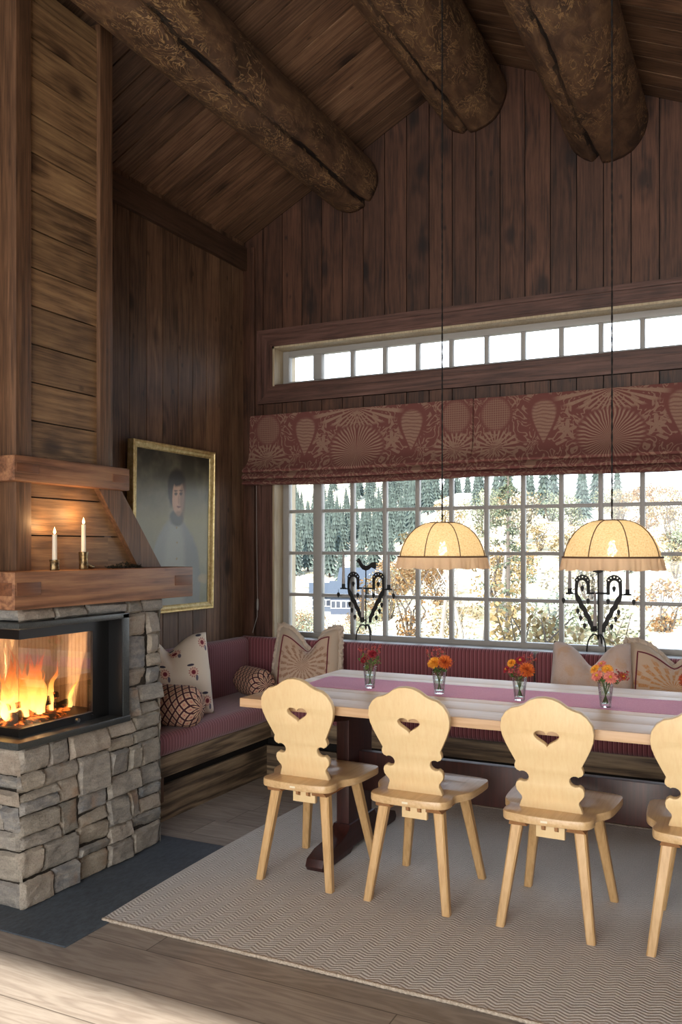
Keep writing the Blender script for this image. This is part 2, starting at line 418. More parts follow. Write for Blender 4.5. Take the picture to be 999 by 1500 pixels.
def mk_glass(name='clear_window_glass', refl=1.45, tint=(1, 1, 1, 1)):
    n = NT(name)
    fr = n.n('Fresnel', ins={'IOR': refl})
    tr = n.n('BsdfTransparent', ins={'Color': tint}); gl = n.n('BsdfGlossy', ins={'Roughness': .02})
    mx = n.n('MixShader', ins={0: n.math('MULTIPLY', fr.outputs[0], .55)}); n.t.links.new(tr.outputs[0], mx.inputs[1]); n.t.links.new(gl.outputs[0], mx.inputs[2])
    return n.surf(mx)
M['glass'] = mk_glass()
M['fireglass'] = mk_glass('firebox_glass', 1.5, (.97, .95, .92, 1))
M['tumbler'] = mk_glass('tumbler_glass', 1.6, (.95, .97, .97, 1))
M['water'] = mk_glass('water', 1.2, (.88, .92, .88, 1))

def mk_shade():
    n = NT('linen_lampshade'); v = n.obj()
    w = n.math('MULTIPLY', n.noise(n.vmath('MULTIPLY', v, (1, 1, .25)), 260, 3, .7), 1)
    w2 = n.noise(n.vmath('MULTIPLY', v, (.4, .4, 1)), 260, 3, .7)
    ww = n.math('MULTIPLY_ADD', n.math('ADD', w, w2), .5, 0)
    c = n.ramp(ww, [(.38, rgb('cfb184')), (.6, rgb('efdcb4'))])
    d = n.n('BsdfDiffuse', ins={'Color': c}); t = n.n('BsdfTranslucent', ins={'Color': c}); tp = n.n('BsdfTransparent')
    m1 = n.n('MixShader', ins={0: .6}); n.t.links.new(d.outputs[0], m1.inputs[1]); n.t.links.new(t.outputs[0], m1.inputs[2])
    m2 = n.n('MixShader', ins={0: n.rng(ww, .5, .62, .0, .10)}); n.t.links.new(m1.outputs[0], m2.inputs[1]); n.t.links.new(tp.outputs[0], m2.inputs[2])
    return n.surf(m2)
M['shade'] = mk_shade()
def mk_trans(name, col, f=.5):
    n = NT(name); c = rgb(col)
    d = n.n('BsdfDiffuse', ins={'Color': c}); t = n.n('BsdfTranslucent', ins={'Color': c})
    m1 = n.n('MixShader', ins={0: f}); n.t.links.new(d.outputs[0], m1.inputs[1]); n.t.links.new(t.outputs[0], m1.inputs[2])
    return n.surf(m1)
M['frill'] = mk_trans('peach_frill', 'cbb095', .4)
M['braid'] = plain('brown_braid', '5e4128', .8)
def emis(name, col, s):
    n = NT(name); return n.surf(n.n('Emission', ins={'Color': col, 'Strength': s}))
M['bulb'] = emis('lamp_bulb', (1, .88, .65, 1), 80)

def mk_flame(name, zmax, core, s=1.):
    n = NT(name); x, y, z = n.sep(n.obj()); h = n.math('DIVIDE', z, zmax)
    nz = n.noise(n.vmath('MULTIPLY', n.obj(), (1, 1, .4)), 6 / zmax * .5, 3, .6, .5)
    hh = n.math('ADD', h, n.math('MULTIPLY', n.math('SUBTRACT', nz, .5), .5))
    col = n.ramp(hh, [(0, (1, .62, .2, 1)), (.3, (1, .48, .1, 1)), (.6, (1, .22, .03, 1)), (1, (.8, .06, .01, 1))])
    lw = n.n('LayerWeight', ins={'Blend': .35}).outputs['Facing']
    fac = n.math('MULTIPLY', n.rng(lw, .35, .95, 1, 0), n.rng(hh, .45, 1.15, 1, .15))
    st = n.math('MULTIPLY', n.rng(hh, 0, .8, core, core * .22), n.rng(nz, .3, .65, .5, 1.3))
    e = n.n('Emission'); n.set(e.inputs['Color'], col); n.set(e.inputs['Strength'], n.math('MULTIPLY', st, s))
    tp = n.n('BsdfTransparent'); mx = n.n('MixShader'); n.set(mx.inputs[0], n.math('MULTIPLY', fac, .72))
    n.t.links.new(tp.outputs[0], mx.inputs[1]); n.t.links.new(e.outputs[0], mx.inputs[2])
    return n.surf(mx)
M['flame'] = mk_flame('fire_flame', .30, 7.5)
M['cflame'] = emis('candle_flame', (1, .66, .28, 1), 9)
def mk_ember():
    n = NT('charred_glowing_wood'); a = n.noise(n.obj(), 22, 4, .7)
    pr = n.n('BsdfPrincipled', ins={'Base Color': rgb('1b120d'), 'Roughness': .9})
    n.set(pr.inputs['Emission Color'], (1, .2, .03, 1)); n.set(pr.inputs['Emission Strength'], n.rng(a, .5, .68, 0, 4))
    return n.surf(pr)
M['ember'] = mk_ember()
def mk_reed():
    n = NT('firebrick_liner'); x, y, z = n.sep(n.obj())
    s = n.math('ADD', x, y); t = n.math('FRACT', n.math('DIVIDE', s, .022))
    g = n.rng(n.math('ABSOLUTE', n.math('SUBTRACT', t, .5)), .3, .5)
    c = n.mix(g, rgb('cdb597'), rgb('a58767'))
    return n.pbr(c, .8, n.bump(g, .2, .003))
M['reed'] = mk_reed()

# ---------------------------------------------------------------- room shell
XL, XR, YB, YF = -3.234, 2.6, 5.1, -2.6
RX, RZ, SL, SR = -1.56, 4.37, .512, .452
def roof(x): return RZ - SL * (RX - x) if x < RX else RZ - SR * (x - RX)
P = .155
fl = MB(); fl.box((XL - .3, YF - .3, -.15), (XR + .3, YB + .3, 0)); tag(fl.build('floor', M['floor']), kind='structure')

LOW = (-3.0, 1.25, .79, 1.99)      # lower window opening x0,x1,z0,z1
UPP = (-3.0, 1.25, 2.502, 2.772)   # clerestory
def back_wall():
    m = MB(); bk = MB()
    xs = []; x = XL
    while x < XR: xs.append(x); x += .1505
    xs.append(XR)
    def cols(x0, x1):
        cuts = sorted({x0, x1} | {c for c in (RX, LOW[0], LOW[1]) if x0 < c < x1}); return list(zip(cuts[:-1], cuts[1:]))
    def seg(mm, a, b, z0, z1, ya, yb, top, r):
        za, zb = (roof(a), roof(b)) if top else (z1, z1)
        mm.hexa([(a, ya, z0), (b, ya, z0), (b, yb, z0), (a, yb, z0), (a, ya, za), (b, ya, zb), (b, yb, zb), (a, yb, za)], r)
    for i in range(len(xs) - 1):
        r = R.random()
        g0, g1 = xs[i] + .0028, xs[i + 1] - .0028
        for a, b in cols(g0, g1):
            if a >= LOW[0] - 1e-6 and b <= LOW[1] + 1e-6:
                seg(m, a, b, 0, LOW[2], YB, YB + .02, False, r); seg(m, a, b, LOW[3], UPP[2], YB, YB + .02, False, r); seg(m, a, b, UPP[3], 0, YB, YB + .02, True, r)
            else: seg(m, a, b, 0, 0, YB, YB + .02, True, r)
    m.m = 1
    for a, b in [(XL - .3, LOW[0]), (LOW[0], RX), (RX, LOW[1]), (LOW[1], XR + .3)]:
        if a >= LOW[0] and b <= LOW[1]:
            seg(m, a, b, 0, LOW[2], YB + .014, YB + .3, False, 0); seg(m, a, b, LOW[3], UPP[2], YB + .014, YB + .3, False, 0); seg(m, a, b, UPP[3], 0, YB + .014, YB + .3, True, 0)
        else: seg(m, a, b, 0, 0, YB + .014, YB + .3, True, 0)
    tag(m.build('wall_back', [M['wall'], M['gapdark']]), kind='structure')
back_wall()
def left_wall():
    m = MB(); y = YF
    while y < YB:
        y1 = min(y + .151, YB)
        m.box((XL - .02, y + .0028, 0), (XL, y1 - .0028, roof(XL)), R.random()); y = y1
    m.m = 1; m.box((XL - .3, YF, 0), (XL - .014, YB, roof(XL)), 0)
    tag(m.build('wall_left', [M['wall_l'], M['gapdark']]), kind='structure')
left_wall()
def right_wall():
    m = MB(); y = YF
    while y < YB:
        y1 = min(y + .151, YB); m.box((XR, y + .0028, 0), (XR + .02, y1 - .0028, roof(XR)), R.random()); y = y1
    m.m = 1; m.box((XR + .014, YF, 0), (XR + .3, YB, roof(XR)), 0)
    tag(m.build('wall_right', [M['wall'], M['gapdark']]), kind='structure')
right_wall()
def front_wall():   # wall behind the camera with a big glazed opening for the sun
    m = MB(); a0, a1, z0, z1 = -3.0, 1.9, .35, 2.53
    for a, b in [(XL - .3, a0), (a0, RX), (RX, a1), (a1, XR + .3)]:
        ins = a >= a0 and b <= a1
        for lo, hi, top in ([(0, z0, 0), (z1, 0, 1)] if ins else [(0, 0, 1)]):
            za, zb = (roof(a), roof(b)) if top else (hi, hi)
            m.hexa([(a, YF - .25, lo), (b, YF - .25, lo), (b, YF, lo), (a, YF, lo), (a, YF - .25, za), (b, YF - .25, zb), (b, YF, zb), (a, YF, za)], .5)
    tag(m.build('wall_front', M['wall']), kind='structure')
    w = MB()
    for x in (a0, a1): w.box((x - .03, YF - .15, z0), (x + .03, YF - .08, z1))
    w.box((a0, YF - .15, z0), (a1, YF - .08, z0 + .05)); w.box((a0, YF - .15, z1 - .05), (a1, YF - .08, z1))
    tag(w.build('window_3', M['white']), kind='structure')
front_wall()
def ceiling():
    m = MB()
    for (xa, xb) in ((XL - .3, RX), (RX, XR + .3)):
        y = YF
        while y < YB:
            y1 = min(y + .1545, YB); r = R.random()
            a, b = xa, xb
            e_ = .0048; m.hexa([(a, y + e_, roof(a)), (b, y + e_, roof(b)), (b, y1 - e_, roof(b)), (a, y1 - e_, roof(a)),
                    (a, y + e_, roof(a) + .02), (b, y + e_, roof(b) + .02), (b, y1 - e_, roof(b) + .02), (a, y1 - e_, roof(a) + .02)], r)
            y = y1
        m.m = 1
        m.hexa([(xa, YF - .25, roof(xa) + .014), (xb, YF - .25, roof(xb) + .014), (xb, YB + .6, roof(xb) + .014), (xa, YB + .6, roof(xa) + .014),
                (xa, YF - .25, roof(xa) + .25), (xb, YF - .25, roof(xb) + .25), (xb, YB + .6, roof(xb) + .25), (xa, YB + .6, roof(xa) + .25)], 0)
        m.m = 0
    tag(m.build('ceiling', [M['ceil'], M['gapdark']]), kind='structure')
ceiling()
t = MB(); t.bbox((XL, YF, 3.315), (XL + .032, YB, 3.47), .005, .5)
tag(t.build('trim_1', M['plate'], smooth=40), kind='structure')
t = MB(); t.bbox((XL, YB - .018, 0), (XL + .09, YB, 3.47), .004, .5)
tag(t.build('trim_2', M['wall'], smooth=40), kind='structure')

def casing(name, x0, x1, z0, z1, w=.115, bottom=True, uprights=True):
    m = MB(); y0, y1 = YB - .022, YB
    def strip(pts_outer, pts_inner, mi, ya):
        m.m = mi
        a, b = pts_outer; c, d = pts_inner
        m.hexa([(a[0], ya, a[1]), (b[0], ya, b[1]), (d[0], ya, d[1]), (c[0], ya, c[1]), (a[0], y1, a[1]), (b[0], y1, b[1]), (d[0], y1, d[1]), (c[0], y1, c[1])], .5)
    for o, i, ya in ((w, 0, y0), (w, w * .72, y0 - .008), (w * .3, w * .12, y0 - .005)):
        strip(((x0 - o, z1 + o), (x1 + o, z1 + o)), ((x0 - i, z1 + i), (x1 + i, z1 + i)), 0, ya)
        if bottom: strip(((x0 - o, z0 - o), (x1 + o, z0 - o)), ((x0 - i, z0 - i), (x1 + i, z0 - i)), 0, ya)
        zb = lambda k: z0 - k if bottom else z0
        strip(((x0 - o, zb(o)), (x0 - o, z1 + o)), ((x0 - i, zb(i)), (x0 - i, z1 + i)), 1, ya)
        strip(((x1 + o, zb(o)), (x1 + o, z1 + o)), ((x1 + i, zb(i)), (x1 + i, z1 + i)), 1, ya)
    tag(m.build(name, [M['trim'], M['trimz']]), kind='structure')
casing('trim_3', LOW[0], LOW[1], LOW[2], LOW[3], bottom=False)
casing('trim_4', UPP[0], UPP[1], UPP[2], UPP[3])

YW = YB + .1    # window plane
MUL = [-2.717, -2.462, -2.228, -2.0, -1.774, -1.546, -1.317, -1.088, -.86, -.629, -.4, -.17, .06, .29, .52, .75, .98]
def window(name, op, rows, wide):
    x0, x1, z0, z1 = op
    root = bpy.data.objects.new(name, None); COL.objects.link(root); tag(root, kind='structure'); root.location = (0, 0, 0)
    j = MB(); t = .014
    j.box((x0 - .001, YB - .015, z1 - t), (x1, YB + .28, z1), .5); j.box((x0 - .001, YB - .015, z0), (x0 + t, YB + .28, z1), .5); j.box((x1 - t, YB - .015, z0), (x1, YB + .28, z1), .5)
    j.build('window_jamb', M['jamb'], root)
    s = MB(); s.bbox((x0, YB - .03 if wide else YB - .012, z0 - .025 if wide else z0 - .002), (x1, YB + .28, z0 + .012), .004, .5)
    s.build('window_sill', M['white'] if wide else M['trim'], root, smooth=40)
    f = MB(); a, b = YW, YW + .05
    f.bbox((x0 + t, a, z0 + .01), (x0 + .062, b, z1 - t), .006); f.bbox((x1 - .062, a, z0 + .01), (x1 - t, b, z1 - t), .006)
    f.bbox((x0 + .06, a, z1 - t - .04), (x1 - .06, b, z1 - t), .006); f.bbox((x0 + .06, a, z0 + .01), (x1 - .06, b, z0 + .045), .006)
    f.bbox((MUL[0] - .032, a - .004, z0 + .044), (MUL[0] + .032, b, z1 - .053), .008)
    f.build('window_frame', M['white'], root, smooth=40)
    g = MB()
    for x in MUL[1:]:
        g.bbox((x - .014, a + .006, z0 + .044), (x + .014, b - .006, z1 - .053), .006)
    for z in rows:
        for xa, xb in ((x0 + .062, MUL[0] - .032), (MUL[0] + .032, x1 - .062)):
            g.bbox((xa, a + .0085, z - .011), (xb, b - .008, z + .011), .004)
    g.build('glazing_bars', M['white'], root, smooth=40)
    p = MB(); p.box((x0 + .05, YW + .022, z0 + .03), (x1 - .05, YW + .026, z1 - .03))
    p.build('window_glass', M['glass'], root)
window('window_1', LOW, [1.088, 1.372, 1.657], True)
window('window_2', UPP, [], False)

# ---------------------------------------------------------------- log purlins
def log_beam(x, z, r, seed, label, crack):
    m = MB(); n = 128; L = 220; y0, y1 = YF + .004, YB - .002
    rings = []
    for j in range(L + 1):
        y = y0 + (y1 - y0) * j / L; ring = []
        ca = crack + .22 * mnoise.noise(Vector((y * .9, seed, 0))) + .09 * mnoise.noise(Vector((y * 4, seed, 3))) + .04 * mnoise.noise(Vector((y * 14, seed, 6)))
        cw = max(.25, .75 + .9 * mnoise.noise(Vector((y * 1.7, seed, 9))) + .4 * mnoise.noise(Vector((y * 7, seed, 2))))
        for k in range(n):
            a = 2 * PI * k / n
            da = abs((a - ca + PI) % (2 * PI) - PI)
            nn = mnoise.noise(Vector((cos(a) * 1.6 + seed * 5, y * 1.1, sin(a) * 1.6)))
            n2 = mnoise.noise(Vector((cos(a) * 6 + seed * 5, y * 3.5, sin(a) * 6)))
            kn = mnoise.noise(Vector((cos(a) * 3 + 9 * seed, y * 2.2, sin(a) * 3 + 4)))
            rr = r * (1 + .035 * nn + .012 * n2 + .05 * max(0, kn - .45)) + .03 * (1 - (y - y0) / (y1 - y0)) * .6
            dep = max(0, 1 - da / (.05 + .07 * cw)) * cw * .04
            ring.append(m.vert((x + (rr - dep) * cos(a), y, z + (rr - dep) * sin(a))))
        rings.append((ring, ca, cw))
    for j in range(L):
        for k in range(n):
            a = 2 * PI * (k + .5) / n; ca, cw = rings[j][1:]
            da = abs((a - ca + PI) % (2 * PI) - PI)
            m.cur = (.7 + .3 * min(1, cw)) if da < .025 + .035 * cw else R.random() * .3
            k2 = (k + 1) % n
            m.face((rings[j][0][k], rings[j][0][k2], rings[j + 1][0][k2], rings[j + 1][0][k]))
    m.face(rings[0][0]); m.face(rings[-1][0][::-1])
    return tag(m.build('log_beam', M['log'], smooth=180), label, 'beam')
log_beam(-2.41, 3.77, .185, 1, 'thick dark log purlin crossing the left roof slope above the painting', 5.35)
log_beam(-1.60, 4.15, .215, 2, 'thick dark log ridge beam running between the two roof slopes', 4.5)
log_beam(-.80, 3.81, .215, 3, 'thick dark log purlin on the right roof slope, above the right-hand pendant lamp', 4.35)

# ---------------------------------------------------------------- fireplace
FX, FY0, FY1 = -2.585, 2.465, 3.338
fp = thing('fireplace', (-2.9, 2.9, 0), 'corner fireplace of grey stacked stone with timber mantel, boarded hood and glass firebox', 'fireplace')
FP = Vector(fp.location)
def fpart(m, name, mat, smooth=None):
    o = m.build(name, mat, None, smooth); o.parent = fp; o.matrix_parent_inverse = Matrix.Translation(-FP); return o

def split(u0, v0, u1, v1, out, rr):
    w, h = u1 - u0, v1 - v0
    if (w < .26 and h < .17 and (w < .2 or rr.random() < .4) and (h < .12 or rr.random() < .45)) or (w < .15 and h < .15) or (h < .08 and w < .26) or h < .05:
        if w < .28: out.append((u0, v0, u1, v1)); return
    if (w > h * rr.uniform(1.5, 2.4) or h < .075) and w > .12:
        c = u0 + w * rr.uniform(.35, .65); split(u0, v0, c, v1, out, rr); split(c, v0, u1, v1, out, rr)
    else:
        c = v0 + h * rr.uniform(.36, .64); split(u0, v0, u1, c, out, rr); split(u0, c, u1, v1, out, rr)
def stones(regs, tr, seed, m):
    rr = random.Random(seed); rects = []
    for reg in regs: split(*reg, rects, rr)
    for (u0, v0, u1, v1) in rects:
        m.cur = rr.random(); g = .0012; dep = rr.uniform(.0, .022); nx = max(5, int((u1 - u0) / .011)); nz = max(5, int((v1 - v0) / .011))
        tu, tv = rr.uniform(-.012, .012), rr.uniform(-.012, .012); sd = rr.random() * 50
        sk = [rr.uniform(-.004, .004) for _ in range(4)]
        grid = []
        for i in range(nx + 1):
            row = []
            for j in range(nz + 1):
                fu, fv = i / nx, j / nz
                e = min(fu * (u1 - u0), (1 - fu) * (u1 - u0), fv * (v1 - v0), (1 - fv) * (v1 - v0))
                edge = min(1, e / .006)
                u = u0 + g + fu * (u1 - u0 - 2 * g) + (sk[0] * (1 - fv) + sk[1] * fv) * (1 if .02 < fu < .98 else .6)
                v = v0 + g + fv * (v1 - v0 - 2 * g) + (sk[2] * (1 - fu) + sk[3] * fu)
                q = Vector((u * 16 + sd, v * 22, sd)); q2 = q * 3
                d = dep + tu * (fu - .5) * 2 + tv * (fv - .5) * 2 + .007 * mnoise.noise(q) + .004 * mnoise.noise(q2)
                d = d - (.012 + d * .5) * (1 - edge ** .6)
                jit = .003 * mnoise.noise(q2 + Vector((7, 7, 7)))
                row.append(m.vert(tr(u + jit, v + jit, d)))
            grid.append(row)
        for i in range(nx):
            for j in range(nz): m.face((grid[i][j], grid[i + 1][j], grid[i + 1][j + 1], grid[i][j + 1]))
SLZ = .632
m = MB()
stones([(FY0, 0, FY0 + .5, SLZ), (FY0 + .5, 0, FY1, .3), (FY0 + .5, .3, FY1, SLZ), (3.075, SLZ, FY1, 1.17), (FY0, 1.118, 3.075, 1.17)], lambda u, v, d: (FX + d, u, v), 5, m)
stones([(-3.22, 0, FX, SLZ), (-3.22, 1.118, FX, 1.17)], lambda u, v, d: (u, FY0 - d, v), 8, m)
stones([(-3.22, 0, FX, 1.17)], lambda u, v, d: (u, FY1 + d * .5, v), 9, m)
fpart(m, 'stone_cladding', M['stone'], 50)
m = MB(); q_ = .012; m.box((XL + .002, FY0 + q_, 0), (FX - q_, FY1 - q_, SLZ)); m.box((XL + .002, 3.07, SLZ), (FX - q_, FY1 - q_, 1.168)); m.box((XL + .002, FY0 + q_, 1.13), (FX - q_, 3.07, 1.168))
m.box((XL + .002, FY0 + .03, SLZ), (-2.93, 3.07, 1.13))
fpart(m, 'masonry_core', M['mortar'])
m = MB(); m.bbox((XL + .01, 2.415, .634), (-2.54, 3.066, .662), .004)
m.bbox((-2.63, 3.020, .662), (-2.545, 3.062, 1.115), .003)
m.bbox((XL + .01, 2.425, 1.092), (-2.545, 3.062, 1.116), .003)
fpart(m, 'granite_surround', M['granite'], 40)
# firebox
m = MB(); G = -2.622; GY = 2.50
m.box((G, 3.0145, .663), (-2.5475, 3.0195, 1.091))
m.box((G - .03, 2.912, .662), (G, 3.0195, 1.09)); m.box((G - .018, GY - .005, .662), (G + .003, 2.912, .694)); m.box((G - .018, GY - .005, 1.045), (G + .003, 2.912, 1.09))
m.box((-3.1, GY - .003, .662), (G, GY + .016, .694)); m.box((-3.1, GY - .003, 1.045), (G, GY + .016, 1.09))
m.box((-2.93, GY + .016, .662), (G - .018, 3.03, .69)); m.box((-2.93, GY + .016, 1.06), (G - .018, 3.03, 1.09))
m.box((G + .003, GY + .4, .672), (G + .012, 2.905, .684))
fpart(m, 'firebox_frame', M['blackmetal'])
m = MB(); m.tube([(G + .012, 2.80, .678), (G + .026, 2.80, .678)], .009, 12)
fpart(m, 'firebox_knob', M['steel'], 40)
m = MB(); m.box((-2.93, GY + .016, .69), (-2.915, 3.03, 1.06)); m.box((-2.915, 3.0, .69), (G - .03, 3.03, 1.06))
fpart(m, 'firebrick_liner', M['reed'])
m = MB(); m.box((G - .006, GY, .69), (G - .002, 2.914, 1.05)); fpart(m, 'front_glass', M['fireglass'])
m = MB(); m.box((-2.92, GY + .002, .69), (G - .007, GY + .006, 1.05)); fpart(m, 'side_glass', M['fireglass'])
# hood
HX, HY0, HY1 = -2.665, 2.525, 3.0
m = MB(); z = 1.30; rr_ = random.Random(3); m.box((XL + .002, HY0 + .012, 1.3), (HX - .014, 3.05, roof(-2.95) - .0), .2)
m.v = m.v  # core, dark gap colour
fpart(m, 'hood_core', M['gapdark'])
m = MB(); k = 0
ZT = 3.70
z = 2.385 - .155 * 7
while z < ZT:
    za, zb = max(z, 1.31) + .003, min(z + .155, ZT) - .003
    if zb > za: m.box((HX - .016, HY0 + .02, za), (HX, 3.06, zb), rr_.random())
    z += .155
fpart(m, 'hood_boards', M['hood'])
m = MB(); z = 2.385 - .155 * 7
while z < ZT:
    za, zb = max(z, 1.31) + .003, min(z + .155, ZT) - .003
    if zb > za:
        m.hexa([(XL + .003, HY0 - .002, za), (HX - .02, HY0 - .002, za), (HX - .02, HY0 + .014, za), (XL + .003, HY0 + .014, za),
                (XL + .003, HY0 - .002, min(zb, roof(XL) - .003)), (HX - .02, HY0 - .002, zb), (HX - .02, HY0 + .014, zb), (XL + .003, HY0 + .014, min(zb, roof(XL) - .003))], rr_.random())
    z += .155
fpart(m, 'hood_side_boards', M['hoodx'])
# flare board panel under the upper beam, cut along the brace
m = MB(); z = 2.385 - .155 * 7
while z < 1.67:
    za, zb = max(z, 1.312) + .003, min(z + .155, 1.67) - .003
    ye = lambda q: 3.36 - (q - 1.312) / (1.67 - 1.312) * .34
    if zb > za: m.hexa([(HX - .016, 3.06, za), (HX, 3.06, za), (HX, ye(za), za), (HX - .016, ye(za), za), (HX - .016, 3.06, zb), (HX, 3.06, zb), (HX, ye(zb), zb), (HX - .016, ye(zb), zb)], rr_.random())
    z += .155
fpart(m, 'flare_boards', M['hood'])
def pst(a, b): m = MB(); m.bbox(a, b, .004, .5); fpart(m, 'hood_post', M['post'], 40)
pst((-2.735, 2.505, 1.313), (-2.645, 2.585, 3.73))
pst((-2.70, 2.985, 1.765), (-2.645, 3.068, 3.73))
pst((XL + .002, 2.985 + .05, 1.765), (XL + .05, 3.068, 3.45))
# brace
m = MB(); ya0, ya1, yb0, yb1 = 2.965, 3.115, 3.235, 3.405
m.hexa([(-2.705, yb0, 1.314), (-2.635, yb0, 1.314), (-2.635, yb1, 1.314), (-2.705, yb1, 1.314), (-2.705, ya0 - .0, 1.668), (-2.635, ya0, 1.668), (-2.635, ya1, 1.668), (-2.705, ya1, 1.668)], .5)
bm_ = m
fpart(m, 'diagonal_brace', M['post'])
# beams
m = MB(); m.bbox((-2.70, 2.39, 1.168), (-2.53, 3.52, 1.313), .006, .5); fpart(m, 'mantel_beam', M['beam'], 40)
m = MB(); m.bbox((XL + .004, 2.391, 1.170), (-2.6995, 2.54, 1.312), .006, .5); fpart(m, 'mantel_return', M['beamx'], 40)
m = MB(); m.bbox((XL + .004, 3.25, 1.172), (-2.6995, 3.515, 1.31), .006, .5); fpart(m, 'mantel_return', M['beamx'], 40)
m = MB(); m.box((XL + .004, 2.53, 1.171), (-2.699, 3.26, 1.311), .5); fpart(m, 'mantel_shelf', M['beam'])
m = MB(); m.bbox((-2.72, 2.455, 1.665), (-2.60, 3.13, 1.765), .005, .5); fpart(m, 'hood_beam', M['beam'], 40)
m = MB(); m.bbox((XL + .004, 2.456, 1.667), (-2.7195, 2.55, 1.763), .005, .5); fpart(m, 'hood_beam_return', M['beamx'], 40)
m = MB(); m.bbox((XL + .004, 3.04, 1.667), (-2.7195, 3.125, 1.763), .005, .5); fpart(m, 'hood_beam_return', M['beamx'], 40)
for (x, y0, y1, z0, z1) in ((-2.53, 2.398, 2.52, 1.222, 1.272), (-2.53, 3.375, 3.512, 1.226, 1.274), (-2.60, 2.462, 2.58, 1.700, 1.734), (-2.60, 3.015, 3.122, 1.697, 1.733)):
    m = MB(); m.bbox((x - .03, y0, z0), (x + .0025, y1, z1), .002, .5); fpart(m, 'tenon_end', M['endgrain'], 40)
m = MB(); m.bbox((-2.62, 2.3875, 1.222), (-2.545, 2.42, 1.272), .002, .5); fpart(m, 'tenon_end', M['endgrain'], 40)

# slate hearth
m = MB(); m.bbox((XL + .01, 2.31, .0), (-2.205, 3.42, .006), .002)
tag(m.build('hearth_slab', M['slate'], smooth=40), 'dark slate slab laid flush in the floor around the stone fireplace', 'hearth')

# fire
fire = thing('fire', (-2.765, 2.70, .69), 'orange and yellow log fire burning behind the firebox glass', 'fire')
rf = random.Random(11)
for i in range(36):
    m = MB(); bx, by = rf.uniform(-.08, .08), rf.gauss(-.03, .09)
    h = rf.uniform(.11, .21) * (1.6 - min(1, abs(by + .02) / .16) * .95); w = rf.uniform(.008, .019)
    ph = rf.uniform(0, 6); lean = rf.uniform(-.02, .02) + by * .3
    pts, rad = [], []
    for k in range(15):
        t = k / 14
        pts.append((bx + .012 * sin(t * 5 + ph) * t, by + lean * t + .022 * sin(t * 6 + ph * 2) * t, .03 + h * t))
        rad.append(max(.0008, w * (sin(PI * min(1, t * .8 + .2)) ** .8) * (1 - t ** 2.2)))
    m.tube(pts, rad, 10, True)
    m.v = [(a[0] + .006 * mnoise.noise(Vector(a) * 30), a[1] + .008 * mnoise.noise(Vector(a) * 25 + Vector((5, 5, 5))), a[2]) for a in m.v]
    m.build('flame', M['flame'], fire, 180)
for i, (a, b, r) in enumerate((((-.06, -.17, .03), (.05, .16, .035), .028), ((.06, -.16, .03), (-.05, .15, .04), .025), ((-.07, -.05, .07), (.07, .04, .075), .022), ((.0, -.13, .065), (.03, .12, .085), .018))):
    m = MB(); a, b = Vector(a), Vector(b); pts = [a.lerp(b, k / 8) + Vector((.004 * sin(k * 2 + i), 0, .003 * cos(k * 3))) for k in range(9)]
    m.tube(pts, [r * (.85 + .15 * sin(k * 1.7 + i)) for k in range(9)], 12)
    o = m.build('firewood_log', M['ember'], None, 50, loc=(-2.765, 2.70, .69 - .001))
    tag(o, 'charred split log glowing in the flames of the fireplace', 'log', 'logs burning in the firebox')
m = MB(); m.lathe([(.0, .0), (.13, .0), (.11, .012), (.05, .022), (.0, .024)], 20)
m.v = [(x * .8, y * 1.35, z * (1 + .6 * mnoise.noise(Vector((x * 40, y * 40, 0))))) for x, y, z in m.v]
tag(m.build('ember_bed', M['ember'], None, 50, loc=(-2.765, 2.70, .6895)), 'bed of glowing embers under the logs in the firebox', 'embers', kind='stuff')

# ---------------------------------------------------------------- mantel candles
def flame_mesh(h, w):
    m = MB(); m.lathe([(0.0001, 0), (w * .7, h * .1), (w, h * .28), (w * .8, h * .5), (w * .4, h * .75), (.0001, h)], 14); return m
def candle_on(x, y, z0, hh, hc, label_h, label_c, foot):
    t = thing('candle_holder', (x, y, z0), label_h, 'candle holder')
    m = MB(); m.lathe([(.018, 0), (.0195, .003), (.0175, hh * .4), (.0185, hh * .85), (.020, hh - .002), (.019, hh), (.012, hh), (.011, hh - .012), (0.0001, hh - .012)], 20, cap0=True,
                      fn=lambda r, z, a, j: r * (1 + .08 * sin(a * 3 + z * 60) + .04 * sin(a * 7)))
    m.build('cup', M['brass'], t, 60)
    if foot:
        m = MB(); m.tube([(0, .010, .020), (.004, .024, .018), (.006, .040, .010), (.004, .054, .010)], [.011, .011, .009, .008], 10); m.build('twig_foot', M['brass'], t, 60)
    c = thing('taper_candle', (x, y, z0 + hh - .0119), label_c, 'candle')
    m = MB(); m.lathe([(.0095, 0), (.0098, .02), (.0088, hc), (.0075, hc + .003), (.0001, hc + .0015)], 18, cap0=True); m.build('wax', M['candle'], c, 60)
    m = MB(); m.tube([(0, 0, hc), (0, 0, hc + .006)], .0009, 6); m.build('wick', M['wick'], c)
    m = flame_mesh(.03, .0058); m.build('flame', M['cflame'], c, 180, loc=(0, 0, hc + .004))
    L = bpy.data.lights.new('candle_light', 'POINT'); L.energy = .9; L.color = (1, .55, .22); L.shadow_soft_size = 0
    o = bpy.data.objects.new('candle_light', L); COL.objects.link(o); o.location = (x, y, z0 + hh + hc + .03)
candle_on(-2.60, 2.665, 1.313, .043, .112, 'short rough brass candle holder, left of the two on the mantel', 'shorter lit cream candle on the mantel, the left one', False)
candle_on(-2.60, 2.832, 1.313, .075, .125, 'taller bark-textured brass candle holder with a twig foot on the mantel', 'taller lit cream candle on the mantel, the right one', True)
